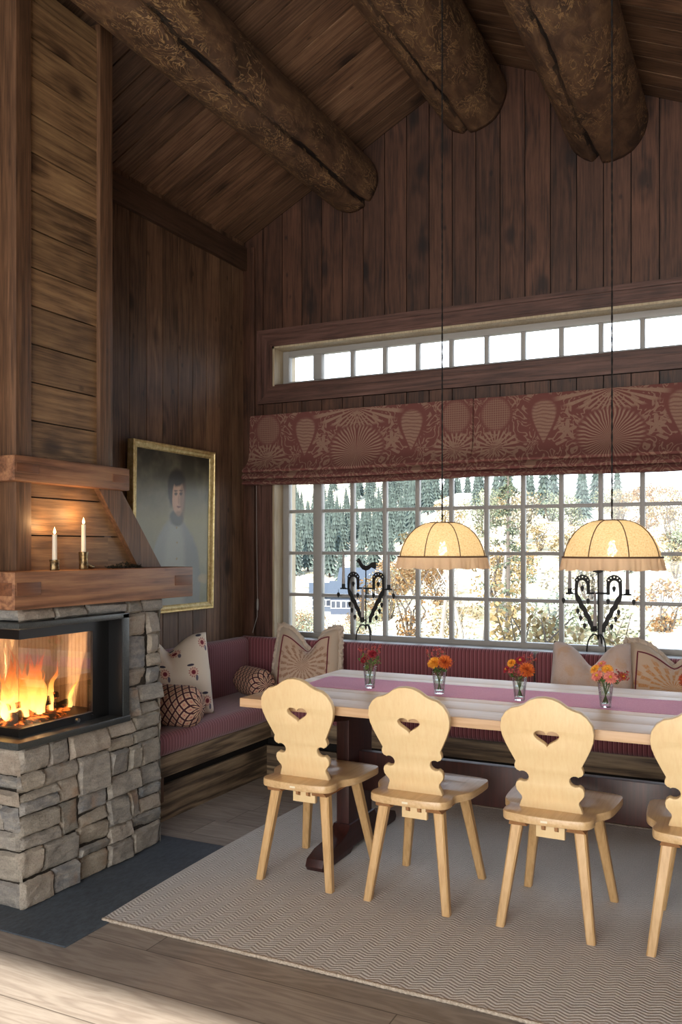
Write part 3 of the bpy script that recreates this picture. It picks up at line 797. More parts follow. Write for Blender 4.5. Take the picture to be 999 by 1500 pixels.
# sprig on mantel
m = MB(); rg = random.Random(4)
for i in range(420):
    y = rg.uniform(2.98, 3.2); x = -2.595 + rg.uniform(-.022, .02); z = 1.3135 + rg.random() ** 1.5 * .026 * (1 - abs(y - 3.09) / .14)
    a = rg.uniform(0, 6.3); l = rg.uniform(.008, .018); w = .0045
    d = Vector((cos(a), sin(a), rg.uniform(-.1, .7))) * l; s_ = Vector((-sin(a), cos(a), 0)) * w
    p = Vector((x, y, z)); q = [m.vert(p), m.vert(p + d * .5 + s_), m.vert(p + d), m.vert(p + d * .5 - s_)]; m.face(q)
m.tube([(-2.595, 2.98, 1.317), (-2.59, 3.05, 1.319), (-2.6, 3.12, 1.317), (-2.592, 3.2, 1.318)], .003, 6)
tag(m.build('dried_sprig', plain('dark_dried_leaves', '2c2c22', .8)), 'dark dried leafy sprig lying on the mantel by the brace', 'sprig')

# ---------------------------------------------------------------- painting
def mk_canvas():
    n = NT('old_portrait_oil'); x, y, z = n.sep(n.obj())   # local: y across 0..1, z up 0..1 of the picture
    wob = n.math('MULTIPLY', n.math('SUBTRACT', n.noise(n.obj(), 9, 3), .5), .05)
    u = n.math('ADD', n.math('DIVIDE', y, .74), wob); v = n.math('ADD', n.math('DIVIDE', z, .93), wob)
    bg = n.ramp(v, [(.0, rgb('6f7668')), (.3, rgb('868b7c')), (.55, rgb('8d8a6a')), (.72, rgb('5c5a44')), (1, rgb('22231e'))])
    bg = n.mix(n.rng(n.noise(n.obj(), 5, 3), .4, .7, 0, .35), bg, rgb('a09a80'))
    def E(cu, cv, ru, rv, s=.12, tilt=0):
        du = n.math('SUBTRACT', u, cu); dv = n.math('SUBTRACT', v, cv)
        if tilt: du = n.math('ADD', du, n.math('MULTIPLY', dv, tilt))
        return n.rng(n.vmath('LENGTH', n.comb(n.math('DIVIDE', du, ru), n.math('DIVIDE', dv, rv))), 1 - s, 1 + s, 1, 0)
    c = bg
    c = n.mix(n.math('MULTIPLY', E(.52, .12, .34, .44, .06), .9), c, n.mix(n.rng(u, .3, .8), rgb('8e9694'), rgb('6f777b')))
    c = n.mix(n.math('MULTIPLY', E(.5, .22, .14, .36, .3), .5), c, rgb('a5aaa3'))
    c = n.mix(E(.52, .565, .095, .055, .2), c, rgb('4c5052'))
    c = n.mix(E(.515, .78, .115, .105, .2), c, rgb('1d1611'))
    c = n.mix(E(.45, .74, .05, .1, .3), c, rgb('221913'))
    c = n.mix(E(.54, .70, .078, .125, .1), c, rgb('c89e80'))
    c = n.mix(n.math('MULTIPLY', E(.60, .69, .035, .12, .5), .7), c, rgb('6b4a38'))
    c = n.mix(E(.53, .815, .09, .038, .3), c, rgb('1d1611'))
    for eu in (.512, .575):
        c = n.mix(n.math('MULTIPLY', E(eu, .728, .019, .010, .4), .9), c, rgb('2a1a13'))
        c = n.mix(n.math('MULTIPLY', E(eu, .748, .024, .006, .5), .8), c, rgb('3a251b'))
    c = n.mix(n.math('MULTIPLY', E(.55, .69, .010, .035, .6), .5), c, rgb('7c5340'))
    c = n.mix(n.math('MULTIPLY', E(.548, .640, .028, .008, .4), .9), c, rgb('6f3730'))
    c = n.mix(n.math('MULTIPLY', E(.545, .59, .05, .02, .6), .5), c, rgb('5b4234'))
    c = n.mix(E(.90, .16, .07, .03, .4), c, rgb('9c9078'))
    for i in range(4): c = n.mix(E(.52 + .004 * i, .50 - .10 * i, .010, .008, .3), c, rgb('8e8668'))
    cr = n.vor(n.obj(), 30, 'DISTANCE_TO_EDGE').outputs[0]
    c = n.mix(n.rng(cr, 0, .02, .15, 0), c, rgb('1a1612'))
    return n.pbr(c, .32, n.bump(n.noise(n.obj(), 300, 2), .15, .001))
pt = thing('framed_painting', (-3.2, 3.85, 1.02), 'old oil portrait of a dark-haired man in a gilt frame on the boarded wall', 'painting')
PW, PH = .805, 1.0
def frame_ring(m, o0, o1, xa, xb):   # ring between insets o0 and o1, x heights
    A = [(o0, o0), (PW - o0, o0), (PW - o0, PH - o0), (o0, PH - o0)]; B = [(o1, o1), (PW - o1, o1), (PW - o1, PH - o1), (o1, PH - o1)]
    va = [m.vert((xa, *p)) for p in A]; vb = [m.vert((xb, *p)) for p in B]
    for i in range(4): m.face((va[i], va[(i + 1) % 4], vb[(i + 1) % 4], vb[i]))
m = MB(); pr = [(0, -.03), (0, .012), (.004, .016), (.010, .016), (.013, .010), (.024, .012), (.034, .004), (.036, .002), (.042, .003), (.045, -.004)]
for a, b in zip(pr[:-1], pr[1:]): frame_ring(m, a[0], b[0], a[1], b[1])
m.build('gilt_frame', M['gold'], pt)
m = MB(); m.box((-.02, .0, 0), (-.004, PW - .084, PH - .084)); c_ = m.build('canvas', mk_canvas(), pt, loc=(0, .042, .042))
pt.rotation_euler = (0, math.radians(1.0), 0)

# ---------------------------------------------------------------- benches
def cushion(name, a, b, r, mat, parent, sag=.0, fillet_axis=None, n=10):
    """soft rounded box via bevel + subdivision noise"""
    bm = bmesh.new(); bmesh.ops.create_cube(bm, size=1)
    for v in bm.verts: v.co = Vector([a[i] + (v.co[i] + .5) * (b[i] - a[i]) for i in range(3)])
    bmesh.ops.bevel(bm, geom=bm.edges[:], offset=r, segments=6, affect='EDGES', profile=.5)
    L = max(range(3), key=lambda i: b[i] - a[i])
    k = int((b[L] - a[L]) / .12)
    for i in range(1, k):
        pl = Vector((0, 0, 0)); pl[L] = a[L] + (b[L] - a[L]) * i / k; nn = Vector((0, 0, 0)); nn[L] = 1
        bmesh.ops.bisect_plane(bm, geom=bm.verts[:] + bm.edges[:] + bm.faces[:], plane_co=pl, plane_no=nn)
    for v in bm.verts:
        q = v.co * 3.1; v.co += Vector((mnoise.noise(q), mnoise.noise(q + Vector((9, 0, 0))), mnoise.noise(q + Vector((0, 9, 0))))) * .004
    m = MB(); m.addbm(bm); return m.build(name, mat, parent, 60)
bench = thing('corner_bench', (-2.9, 4.7, 0), 'aged wooden corner bench under striped pink cushions, along the left wall and window wall', 'bench')
BO = Vector(bench.location)
def bpart(m, name, mat, smooth=None):
    o = m.build(name, mat, None, smooth); o.parent = bench; o.matrix_parent_inverse = Matrix.Translation(-BO); return o
BX, BY = -2.775, 4.635     # plinth faces
m = MB(); m.bbox((BX - .02, FY1 + .03, .0), (BX, BY, .185), .003, .2); bpart(m, 'plinth', M['bench'], 40)
m = MB(); m.bbox((BX - .02, BY, .0), (XR - .8, BY + .02, .185), .003, .8); bpart(m, 'plinth', M['benchx'], 40)
m = MB(); m.bbox((-2.76, FY1 + .03, .245), (-2.725, 4.60, .352), .003, .6); bpart(m, 'apron', M['bench'], 40)
m = MB(); m.bbox((-2.76, 4.5995, .245), (XR - .8, 4.635, .352), .003, .4); bpart(m, 'apron', M['benchx'], 40)
m = MB(); m.bbox((XL + .003, FY1 + .03, .325), (-2.76, YB - .003, .352), .002, .4); m.bbox((-2.76, 4.635, .325), (XR - .8, YB - .003, .352), .002, .4); bpart(m, 'seat_board', M['bench'])
m = MB(); m.box((-2.83, 3.37, 0), (-2.80, 4.7, .325)); m.box((-2.83, 4.69, 0), (XR - .8, 4.72, .325)); bpart(m, 'dark_recess_panel', M['gapdark'])  # near-black panel paints the shade in the gap above the plinth
for y in (3.40,):
    m = MB(); m.bbox((-2.77, y, .2), (-2.728, y + .05, .246), .003, .4); m.bbox((-2.772, y + .1, .12), (-2.73, y + .15, .246), .003, .4); bpart(m, 'bracket', M['post'], 40)
ct = thing('seat_cushion', (-2.95, 4.2, .352), 'long pink striped seat cushion on the left arm of the corner bench', 'cushion')
def wpart(root, o): o.parent = root; o.matrix_parent_inverse = Matrix.Translation(-Vector(root.location)); return o
for ch in (cushion('seat_cushion', (-3.11, FY1 + .06, .3525), (-2.695, 4.985, .470), .04, M['strY'], None),): pass
bpy.data.objects.remove(ct)
tag(ch, 'long pink striped seat cushion on the bench arm along the left wall', 'cushion')
c2 = cushion('seat_cushion', (-2.688, 4.565, .3525), (XR - .8, 4.985, .470), .04, M['strX'], None); tag(c2, 'long red striped seat cushion on the bench under the window, behind the table', 'cushion')
c3 = cushion('back_cushion', (-3.225, FY1 + .06, .3528), (-3.115, 4.985, .805), .035, M['strY'], None); tag(c3, 'pink striped back cushion against the left boarded wall', 'back cushion')
c4 = cushion('back_cushion', (-3.225, 4.99, .3528), (-1.205, 5.065, .806), .03, M['strX'], None); tag(c4, 'red striped back cushion under the window, from the corner to the middle of the table', 'back cushion')
c5 = cushion('back_cushion', (-1.197, 4.99, .3528), (XR - .8, 5.065, .806), .03, M['strX'], None); tag(c5, 'red striped back cushion under the window, behind the pair of cream pillows', 'back cushion')

# ---------------------------------------------------------------- pillows
def pillow_surface(w, h, d, chop, n=26):
    def P(u, v, side):
        prof = max(0, (1 - abs(u) ** 3.2)) ** .55 * max(0, (1 - abs(v) ** 3.2)) ** .55
        x = u * w / 2 * (1 - .05 * (1 - abs(v)) ** 2 * 0 - .04 * (1 - v * v) * abs(u))
        z = (v + 1) / 2 * h
        top = max(0, (v + .1) / 1.1)
        cut = chop * math.exp(-(abs(u) / .36) ** 1.5) * top ** 1.6
        z -= cut * h
        if v > 0: x *= 1 - .10 * v * abs(u) * (1 if chop else 0)
        z -= .035 * h * (1 - u * u) * (1 - top) * 0
        y = side * d / 2 * prof * (1 - .55 * math.exp(-(u / .22) ** 2) * top * (1 if chop else 0))
        y += (.05 * math.exp(-(u / .3) ** 2) * top if chop else 0)
        return Vector((x, y, z))
    return P
def pillow(name, w, h, d, chop, mat, loc, rot, label, piping=None, fringe=None, mirror=False):
    P = pillow_surface(w, h, d, chop); n = 30
    root = thing(name, loc, label, 'pillow'); root.rotation_euler = rot
    m = MB(); g = {}
    for s in (-1, 1):
        for i in range(n + 1):
            for j in range(n + 1):
                u, v = i / n * 2 - 1, j / n * 2 - 1
                p = P(u, v, s); q = p * 9; p.y += .006 * mnoise.noise(q) * (0 if i in (0, n) or j in (0, n) else 1)
                g[s, i, j] = m.vert(p) if s == -1 or (0 < i < n and 0 < j < n) else g[-1, i, j]
    for s in (-1, 1):
        for i in range(n):
            for j in range(n):
                m.face((g[s, i, j], g[s, i + 1, j], g[s, i + 1, j + 1], g[s, i, j + 1]), [(a / n, b / n) for a, b in ((i, j), (i + 1, j), (i + 1, j + 1), (i, j + 1))])
    m.build('pillow_cover', mat, root, 180)
    edge = [(-1 + 2 * k / 40, -1) for k in range(40)] + [(1, -1 + 2 * k / 40) for k in range(40)] + [(1 - 2 * k / 40, 1) for k in range(40)] + [(-1, 1 - 2 * k / 40) for k in range(41)]
    if fringe:
        m = MB(); rp = random.Random(len(label))
        pts = [P(u, v, 1) for u, v in edge]; m.tube(pts, .019, 8, False)
        m.v = [tuple(Vector(a) + Vector((mnoise.noise(Vector(a) * 60), mnoise.noise(Vector(a) * 70), mnoise.noise(Vector(a) * 65 + Vector((3, 3, 3))))) * .011) for a in m.v]
        for k in range(3400):
            i = rp.randrange(len(pts) - 1); p = pts[i].lerp(pts[i + 1], rp.random()); c = p - Vector((0, 0, h / 2)); c.y = 0; c.normalize()
            dv = (c * rp.uniform(.3, 1) + Vector((rp.uniform(-.5, .5), rp.uniform(-.9, .9), rp.uniform(-.5, .5)))).normalized() * rp.uniform(.014, .026)
            sd = Vector((rp.uniform(-1, 1), rp.uniform(-1, 1), rp.uniform(-1, 1))).normalized() * .0028
            m.face([m.vert(p - sd), m.vert(p + sd), m.vert(p + dv)])
        m.build('fringe', fringe, root, None)
    if piping:
        m = MB(); k = .72; pts = [P(u * k, (v * k + (.0)), -1) + Vector((0, -.003, 0)) for u, v in edge]
        m.tube(pts, .004, 6, False); m.build('piping', piping, root, 180)
    return root
def mk_mum(name, bgc, line, cz=.42, rays=40, r0=.8):
    n = NT(name); u, v, _ = n.sep(n.uv()); du = n.math('SUBTRACT', u, .5); dv = n.math('SUBTRACT', v, cz)
    ang = n.math('ARCTAN2', dv, du); rad = n.vmath('LENGTH', n.comb(du, dv))
    wob = n.noise(n.obj(), 20, 2)
    ring = n.math('FRACT', n.math('MULTIPLY', rad, 9))
    r = n.rng(n.math('SINE', n.math('ADD', n.math('MULTIPLY', ang, rays / 2), n.math('MULTIPLY', n.math('FLOOR', n.math('MULTIPLY', rad, 9)), 1.57))), -.1, .5)
    petal = n.math('MULTIPLY', r, n.rng(ring, .0, .25, .35, 1))
    msk = n.rng(n.math('ADD', rad, n.math('MULTIPLY', n.math('SUBTRACT', wob, .5), .2)), .36, .42, 1, 0)
    nz = n.noise(n.obj(), 120, 3, .7)
    c = n.mix(n.math('MULTIPLY', n.math('MULTIPLY', petal, msk), n.rng(nz, .3, .6, .3, .9)), rgb(bgc), rgb(line))
    c = n.mix(n.rng(n.math('MAXIMUM', n.math('ABSOLUTE', du), n.math('ABSOLUTE', n.math('SUBTRACT', v, .5))), .37, .41), c, rgb('c0ab95'))
    return n.pbr(c, .95, n.bump(n.noise(n.obj(), 250, 3, .7), .6, .004), Sheen_Weight=.3)
M['mum1'] = mk_mum('chrysanthemum_print_linen', 'c3a791', '93694f')
M['mum2'] = mk_mum('orange_chrysanthemum_print', 'cdb29a', 'c4823f')
M['fluff'] = plain('grey_beige_brush_fringe', 'c0ae9c', .95)
M['red'] = plain('dark_red_piping', '6e2230', .8)
M['darkpipe'] = plain('charcoal_piping', '4a4248', .8)
M['plainpink'] = (lambda n: n.pbr(n.mix(n.rng(n.noise(n.obj(), 14, 3), .45, .65, 0, .5), rgb('cfb8ac'), rgb('c99a6c')), .95, n.bump(n.noise(n.obj(), 160, 3, .7), .7, .006), Sheen_Weight=.3))(NT('fluffy_pale_pink_fabric'))
def mk_floral():
    n = NT('block_print_floral_cotton'); u, v, _ = n.sep(n.uv())
    cu = n.math('MULTIPLY', u, 2.8); cv = n.math('MULTIPLY', v, 2.8); row = n.math('FLOOR', cv)
    cu = n.math('ADD', cu, n.math('MULTIPLY', n.math('MODULO', row, 2), .5))
    du = n.math('SUBTRACT', n.math('FRACT', cu), .5); dv = n.math('SUBTRACT', n.math('FRACT', cv), .45)
    rad = n.vmath('LENGTH', n.comb(du, dv)); ang = n.math('ARCTAN2', dv, du)
    pet = n.rng(n.math('SUBTRACT', rad, n.math('MULTIPLY', n.math('SINE', n.math('MULTIPLY', ang, 12)), .03)), .15, .18, 1, 0)
    inner = n.rng(rad, .06, .085, 1, 0); ringm = n.rng(n.math('ABSOLUTE', n.math('SUBTRACT', rad, .11)), .01, .025, 1, 0)
    lf = n.rng(n.vmath('LENGTH', n.comb(n.math('DIVIDE', n.math('ADD', du, .08), .13), n.math('DIVIDE', n.math('SUBTRACT', dv, .27), .045))), .85, 1.1, 1, 0)
    lf2 = n.rng(n.vmath('LENGTH', n.comb(n.math('DIVIDE', n.math('SUBTRACT', du, .12), .05), n.math('DIVIDE', n.math('ADD', dv, .2), .1))), .85, 1.1, 1, 0)
    c = rgb('e3d6c5'); c = n.mix(n.math('MULTIPLY', pet, .8), c, rgb('b4605c')); c = n.mix(ringm, c, rgb('e9c9b4')); c = n.mix(inner, c, rgb('7a2636'))
    c = n.mix(lf, c, rgb('3d3a4c')); c = n.mix(lf2, c, rgb('6b6472'))
    return n.pbr(c, .9, n.bump(n.noise(n.obj(), 500, 2), .2, .001))
M['floral'] = mk_floral()
rad_ = math.radians
pillow('butterfly_pillow', .47, .44, .17, .38, M['mum1'], (-2.61, 4.82, .474), (rad_(-12), 0, rad_(4)), 'beige chrysanthemum-print pillow with furry rim and red piping, standing in the bench corner', M['red'], M['fluff'])
pillow('fluffy_pillow', .44, .435, .18, .30, M['plainpink'], (-.825, 4.70, .474), (rad_(-10), 0, rad_(8)), 'plain pale pink fluffy pillow with dented top, behind the fourth flower glass', None)
pillow('fringed_pillow', .54, .445, .17, .30, M['mum2'], (-.425, 4.82, .474), (rad_(-14), 0, rad_(3)), 'cream pillow with orange chrysanthemum and fringed edge, leaning at the right end of the bench', M['red'], M['fluff'])
pillow('floral_pillow', .46, .46, .14, .22, M['floral'], (-2.92, 3.895, .474), (rad_(-9), 0, rad_(56)), 'white pillow printed with small red flowers, beside the stone fireplace', None)

def mk_lattice():
    n = NT('maroon_lattice_print'); u, v, _ = n.sep(n.uv())
    a = n.math('FRACT', n.math('ADD', n.math('MULTIPLY', u, 11), n.math('MULTIPLY', v, 8))); b = n.math('FRACT', n.math('SUBTRACT', n.math('MULTIPLY', u, 11), n.math('MULTIPLY', v, 8)))
    la = n.math('MINIMUM', n.math('ABSOLUTE', n.math('SUBTRACT', a, .5)), n.math('ABSOLUTE', n.math('SUBTRACT', b, .5)))
    line = n.rng(la, .10, .15, 1, 0)
    ca = n.vmath('LENGTH', n.comb(n.math('SUBTRACT', n.math('FRACT', n.math('ADD', a, .5)), .5), n.math('SUBTRACT', n.math('FRACT', n.math('ADD', b, .5)), .5)))
    dot = n.rng(ca, .1, .17, 1, 0); ring = n.rng(n.math('ABSOLUTE', n.math('SUBTRACT', ca, .25)), .03, .06, .5, 0)
    c = n.mix(dot, rgb('cdab8f'), rgb('b0655c')); c = n.mix(ring, c, rgb('8d4b50')); c = n.mix(line, c, rgb('3f1624'))
    return n.pbr(c, .9, n.bump(n.noise(n.obj(), 400, 2), .3, .002))
M['lattice'] = mk_lattice()
def bolster(loc, rot, L, r, label):
    root = thing('bolster_pillow', loc, label, 'bolster'); root.rotation_euler = rot
    prof = []
    for k in range(25):
        t = k / 24; x = (t - .5) * L; e = min(t, 1 - t) * L
        rr = r * min(1, (1 - max(0, 1 - e / (r * .75)) ** 2.2)) ** .6
        prof.append((max(rr, .004), x))
    m = MB(); m.lathe(prof, 40, axis='X', cap0=True, cap1=True, fn=lambda rr, z, a, j: rr * (1 + .03 * sin(a * 5 + z * 9) * (1 if rr > r * .5 else 0) + .12 * sin(a * 14) * max(0, 1 - rr / r)))
    m.build('bolster_cover', M['lattice'], root, 180)
    return root
bolster((-2.815, 3.735, .47 + .102), (0, 0, rad_(2)), .36, .108, 'maroon lattice-print bolster in front of the floral pillow by the fireplace')
bolster((-2.91, 4.70, .47 + .088), (0, 0, rad_(-32)), .34, .09, 'maroon lattice-print bolster in the far corner of the bench')

# ---------------------------------------------------------------- table
tb = thing('dining_table', (-.7, 3.71, 0), 'long pale oak trestle table with dark red base, set with a pink runner', 'table')
TX0, TX1, TY0, TY1 = -1.36, 1.45, -.5, .505
m = MB(); w = (TY1 - TY0) / 6
for i in range(6):
    a, b = TY0 + i * w, TY0 + (i + 1) * w
    m.cur = R.random(); m.bbox((TX0, a + .0003, .712), (TX1, b - .0003, .75), .0025)
m.build('tabletop', M['table'], tb, 40)
for x in (-.32, .62):
    m = MB(); m.hexa([(x - .05, -.36, .682), (x + .05, -.36, .682), (x + .05, .36, .682), (x - .05, .36, .682), (x - .05, -.43, .712), (x + .05, -.43, .712), (x + .05, .43, .712), (x - .05, .43, .712)], .5)
    m.build('batten', M['table'], tb)
for x in (-1.04, 1.05):
    m = MB()
    side = [(-.40, 0), (-.13, 0), (-.10, .02), (.10, .02), (.13, 0), (.40, 0), (.415, .02), (.40, .05), (.33, .072), (.22, .082), (.16, .105), (.14, .13), (-.14, .13), (-.16, .105), (-.22, .082), (-.33, .072), (-.40, .05), (-.415, .02)]
    bm = plate(side, [], .085, .004); m.addbm(bm, Matrix.Translation((x, 0, .0125)) @ Matrix.Rotation(PI / 2, 4, 'Z') @ Matrix.Rotation(PI / 2, 4, 'X')); m.build('trestle_foot', M['mahog'], tb, 40)
    m = MB(); m.bbox((x - .032, -.13, .13), (x + .032, .13, .62), .006, .5); m.build('upright', M['mahog'], tb, 40)
    m = MB(); side = [(-.38, .09), (-.38, .06), (-.3, .02), (-.17, 0), (.17, 0), (.3, .02), (.38, .06), (.38, .09)]
    bm = plate(side, [], .08, .003); m.addbm(bm, Matrix.Translation((x, 0, .621)) @ Matrix.Rotation(PI / 2, 4, 'Z') @ Matrix.Rotation(PI / 2, 4, 'X')); m.build('trestle_head', M['mahog'], tb, 40)
m = MB(); m.bbox((-1.008, -.022, .275), (1.018, .022, .455), .005, .5); m.build('stretcher', M['mahog'], tb, 40)
# runner
m = MB(); nx, ny = 60, 6; g = []
for i in range(nx + 1):
    row = []
    for j in range(ny + 1):
        x = -1.99 + i / nx * 2.7; y = 3.625 + j / ny * .335
        row.append((x + .004 * sin(j), y + .003 * sin(i * .7), .7507 + .0012 * (1 + mnoise.noise(Vector((x * 9, y * 9, 0))))))
    g.append(row)
top = [[m.vert(p) for p in r] for r in g]; bot = [[m.vert((p[0], p[1], .7502)) for p in r] for r in g]
for i in range(nx):
    for j in range(ny):
        m.face((top[i][j], top[i + 1][j], top[i + 1][j + 1], top[i][j + 1])); m.face((bot[i][j], bot[i][j + 1], bot[i + 1][j + 1], bot[i + 1][j]))
for i in range(nx):
    for j in (0, ny): m.face((top[i][j], bot[i][j], bot[i + 1][j], top[i + 1][j]))
for j in range(ny):
    for i in (0, nx): m.face((top[i][j], top[i][j + 1], bot[i][j + 1], bot[i][j]))
tag(m.build('table_runner', M['runner'], smooth=40), 'pink woven runner laid along the middle of the long table', 'runner')

# ---------------------------------------------------------------- chairs
def chair_outline():
    h = [(.03, .4415), (.055, .431), (.078, .414), (.098, .404), (.125, .397), (.148, .379), (.165, .352), (.170, .32), (.166, .288), (.155, .258), (.141, .228), (.129, .204), (.121, .188), (.126, .174), (.126, .162), (.118, .153), (.110, .150)]
    c, r = (.096, .130), .0215
    bite = [(c[0] + r * cos(math.radians(a)), c[1] + r * sin(math.radians(a))) for a in range(55, 306, 25)]
    low = [(.113, .111), (.122, .104), (.1265, .09), (.124, .074), (.114, .060), (.106, .050), (.105, .040), (.111, .026), (.116, .010), (.117, -.0)]
    rt = h + bite + low
    return [(0, .445)] + rt + [(-x, z) for x, z in rt[::-1]]
def heart():
    pts = []
    for k in range(40):
        t = 2 * PI * k / 40
        x = 16 * sin(t) ** 3; y = 13 * cos(t) - 5 * cos(2 * t) - 2 * cos(3 * t) - cos(4 * t)
        pts.append((x / 16 * .046, .292 + y / 17 * .036))
    return pts
SH = .425
def make_chair():
    root = thing('dining_chair', (0, 0, 0), 'x', 'chair', 'pale wooden chairs with heart cut-outs along the table')
    # backrest (curve xy -> x,z), leaning back towards -y
    m = MB(); bm = plate(chair_outline(), [heart()], .023, .003)
    m.addbm(bm, Matrix.Translation((0, -.108, SH - .004)) @ Matrix.Rotation(math.radians(13), 4, 'X') @ Matrix.Rotation(PI / 2, 4, 'X'))
    m.build('backrest', M['chair'], root, 35)
    # seat
    pts = [(-.125, -.212), (-.145, -.205), (-.16, -.185), (-.166, -.15), (-.160, -.118), (-.163, -.09), (-.185, -.055), (-.200, -.02), (-.208, .05), (-.212, .14), (-.208, .185), (-.185, .208), (-.12, .217), (0, .222)]
    pts = pts + [(-x, y) for x, y in pts[:-1][::-1]] + [(0.06, -.222), (-.06, -.222)]
    out = smooth_closed([(x, y, 0) for x, y in pts], 3)
    bm = plate([(p[0], p[1]) for p in out], [], .032, .006)
    me = bpy.data.meshes.new('seat'); bm.to_mesh(me); bm.free()
    so = bpy.data.objects.new('seat_tmp', me); COL.objects.link(so)
    sm = bpy.data.meshes.new('sph'); b2 = bmesh.new(); bmesh.ops.create_uvsphere(b2, u_segments=96, v_segments=96, radius=1)
    bmesh.ops.scale(b2, vec=(.145, .13, .055), verts=b2.verts[:]); bmesh.ops.translate(b2, vec=(0, .045, .016 + .047), verts=b2.verts[:]); b2.to_mesh(sm); b2.free()
    sp = bpy.data.objects.new('sph_tmp', sm); COL.objects.link(sp)
    md = so.modifiers.new('b', 'BOOLEAN'); md.object = sp; md.operation = 'DIFFERENCE'; md.solver = 'EXACT'
    dg = bpy.context.evaluated_depsgraph_get(); dg.update()
    m2 = bpy.data.meshes.new_from_object(so.evaluated_get(dg))
    bpy.data.objects.remove(so); bpy.data.objects.remove(sp)
    bm = bmesh.new(); bm.from_mesh(m2); m = MB(); m.addbm(bm, Matrix.Translation((0, 0, SH - .016))); bpy.data.meshes.remove(m2)
    m.build('seat', M['seat'], root, 30)
    # battens + tenon plate + pegs + maker's plate
    for s in (-1, 1):
        m = MB(); x = s * .105
        m.hexa([(x - .034, -.185, SH - .052), (x + .034, -.185, SH - .052), (x + .034, .17, SH - .052), (x - .034, .17, SH - .052), (x - .026, -.205, SH - .031), (x + .026, -.205, SH - .031), (x + .026, .185, SH - .031), (x - .026, .185, SH - .031)], .5)
        m.build('batten', M['batten'], root)
    m = MB(); m.bbox((-.054, -.121, SH - .105), (.052, -.101, SH - .031), .002, .5); m.build('tenon', M['chair'], root, 40)
    for s in (-1, 1):
        m = MB(); m.hexa([(s * .024 - .006, -.139, SH - .070), (s * .024 + .006, -.139, SH - .070), (s * .024 + .006, -.121, SH - .078), (s * .024 - .006, -.121, SH - .078), (s * .024 - .006, -.145, SH - .033), (s * .024 + .006, -.145, SH - .033), (s * .024 + .006, -.119, SH - .033), (s * .024 - .006, -.119, SH - .033)], .5)
        m.build('wedge', M['batten'], root)
    m = MB(); m.box((-.012, -.2235, SH - .02), (.012, -.2215, SH - .012)); m.build('maker_plate', plain('maker_plate', 'e8dcc0', .4), root)
    # legs: octagonal-ish tapered
    for tx, ty, fx, fy in ((-.115, -.148, -.164, -.205), (.115, -.148, .164, -.205), (-.115, .14, -.172, .215), (.115, .14, .172, .215)):
        m = MB(); ch = .3
        def ring(cx, cy, z, w):
            q = w / 2; k = q * (1 - ch)
            return [(cx + a, cy + b, z) for a, b in ((-k, -q), (k, -q), (q, -k), (q, k), (k, q), (-k, q), (-q, k), (-q, -k))]
        A = [m.vert(p) for p in ring(fx, fy, 0, .031)]; B = [m.vert(p) for p in ring(tx, ty, SH - .05, .042)]
        m.cur = R.random()
        for k in range(8): m.face((A[k], A[(k + 1) % 8], B[(k + 1) % 8], B[k]))
        m.face(A[::-1]); m.face(B); m.build('leg', M['leg'], root)
    return root
ch0 = make_chair()
spots = [(-1.745, 3.34, 0.0, 'pale wooden heart-back chair at the left end of the table, first from the fireplace'),
         (-1.245, 3.335, -.5, 'pale wooden heart-back chair, second from the fireplace'),
         (-.708, 3.335, -1.0, 'pale wooden heart-back chair, third from the fireplace'),
         (-.185, 3.335, 0, 'pale wooden heart-back chair cut off by the right edge of the photo')]
for i, (x, y, a, lb) in enumerate(spots):
    c = ch0 if i == 0 else copy_tree(ch0)
    c.location = (x, y, .0125); c.rotation_euler = (0, 0, math.radians(a)); c['label'] = lb

# ---------------------------------------------------------------- rug
rug = thing('rug', (-2.24, 2.545, 0), 'large cream zigzag-weave wool rug under the table and chairs', 'rug')
m = MB(); W_, H_ = 3.6, 1.99; nx, ny = 90, 50; g = []
for i in range(nx + 1):
    row = []
    for j in range(ny + 1):
        x = i / nx * W_; y = j / ny * H_
        y += .004 * mnoise.noise(Vector((x * 4, 0, j == 0))) * (1 if j in (0, ny) else 0)
        x2 = x - .0 + (-.03 * (y / H_ * (1 - y / H_) * 4) if i == 0 else 0)
        row.append(m.vert((x2, y, .0108 + .0006 * mnoise.noise(Vector((x * 5, y * 5, 0))))))
    g.append(row)
for i in range(nx):
    for j in range(ny): m.face((g[i][j], g[i + 1][j], g[i + 1][j + 1], g[i][j + 1]))
def skirt(ids):
    lo = [m.vert((m.v[i][0], m.v[i][1], .0002)) for i in ids]
    for k in range(len(ids) - 1): m.face((ids[k], lo[k], lo[k + 1], ids[k + 1]))
skirt([r[0] for r in g]); skirt([r[-1] for r in g]); skirt(g[0]); skirt(g[-1])
m.build('rug_field', M['rug'], rug, 50)
for nm, pts in (('near', [(m.v[r[0]][0], m.v[r[0]][1] - .004, .0075) for r in g]), ('far', [(m.v[r[-1]][0], m.v[r[-1]][1] + .004, .0075) for r in g])):
    e = MB(); fine = []
    for a, b in zip(pts[:-1], pts[1:]):
        for k in range(4): fine.append(Vector(a).lerp(Vector(b), k / 4))
    e.tube(fine, [.0055 + .0018 * (i % 2) for i in range(len(fine))], 6); e.build('bound_edge', M['rugedge'], rug, 180)

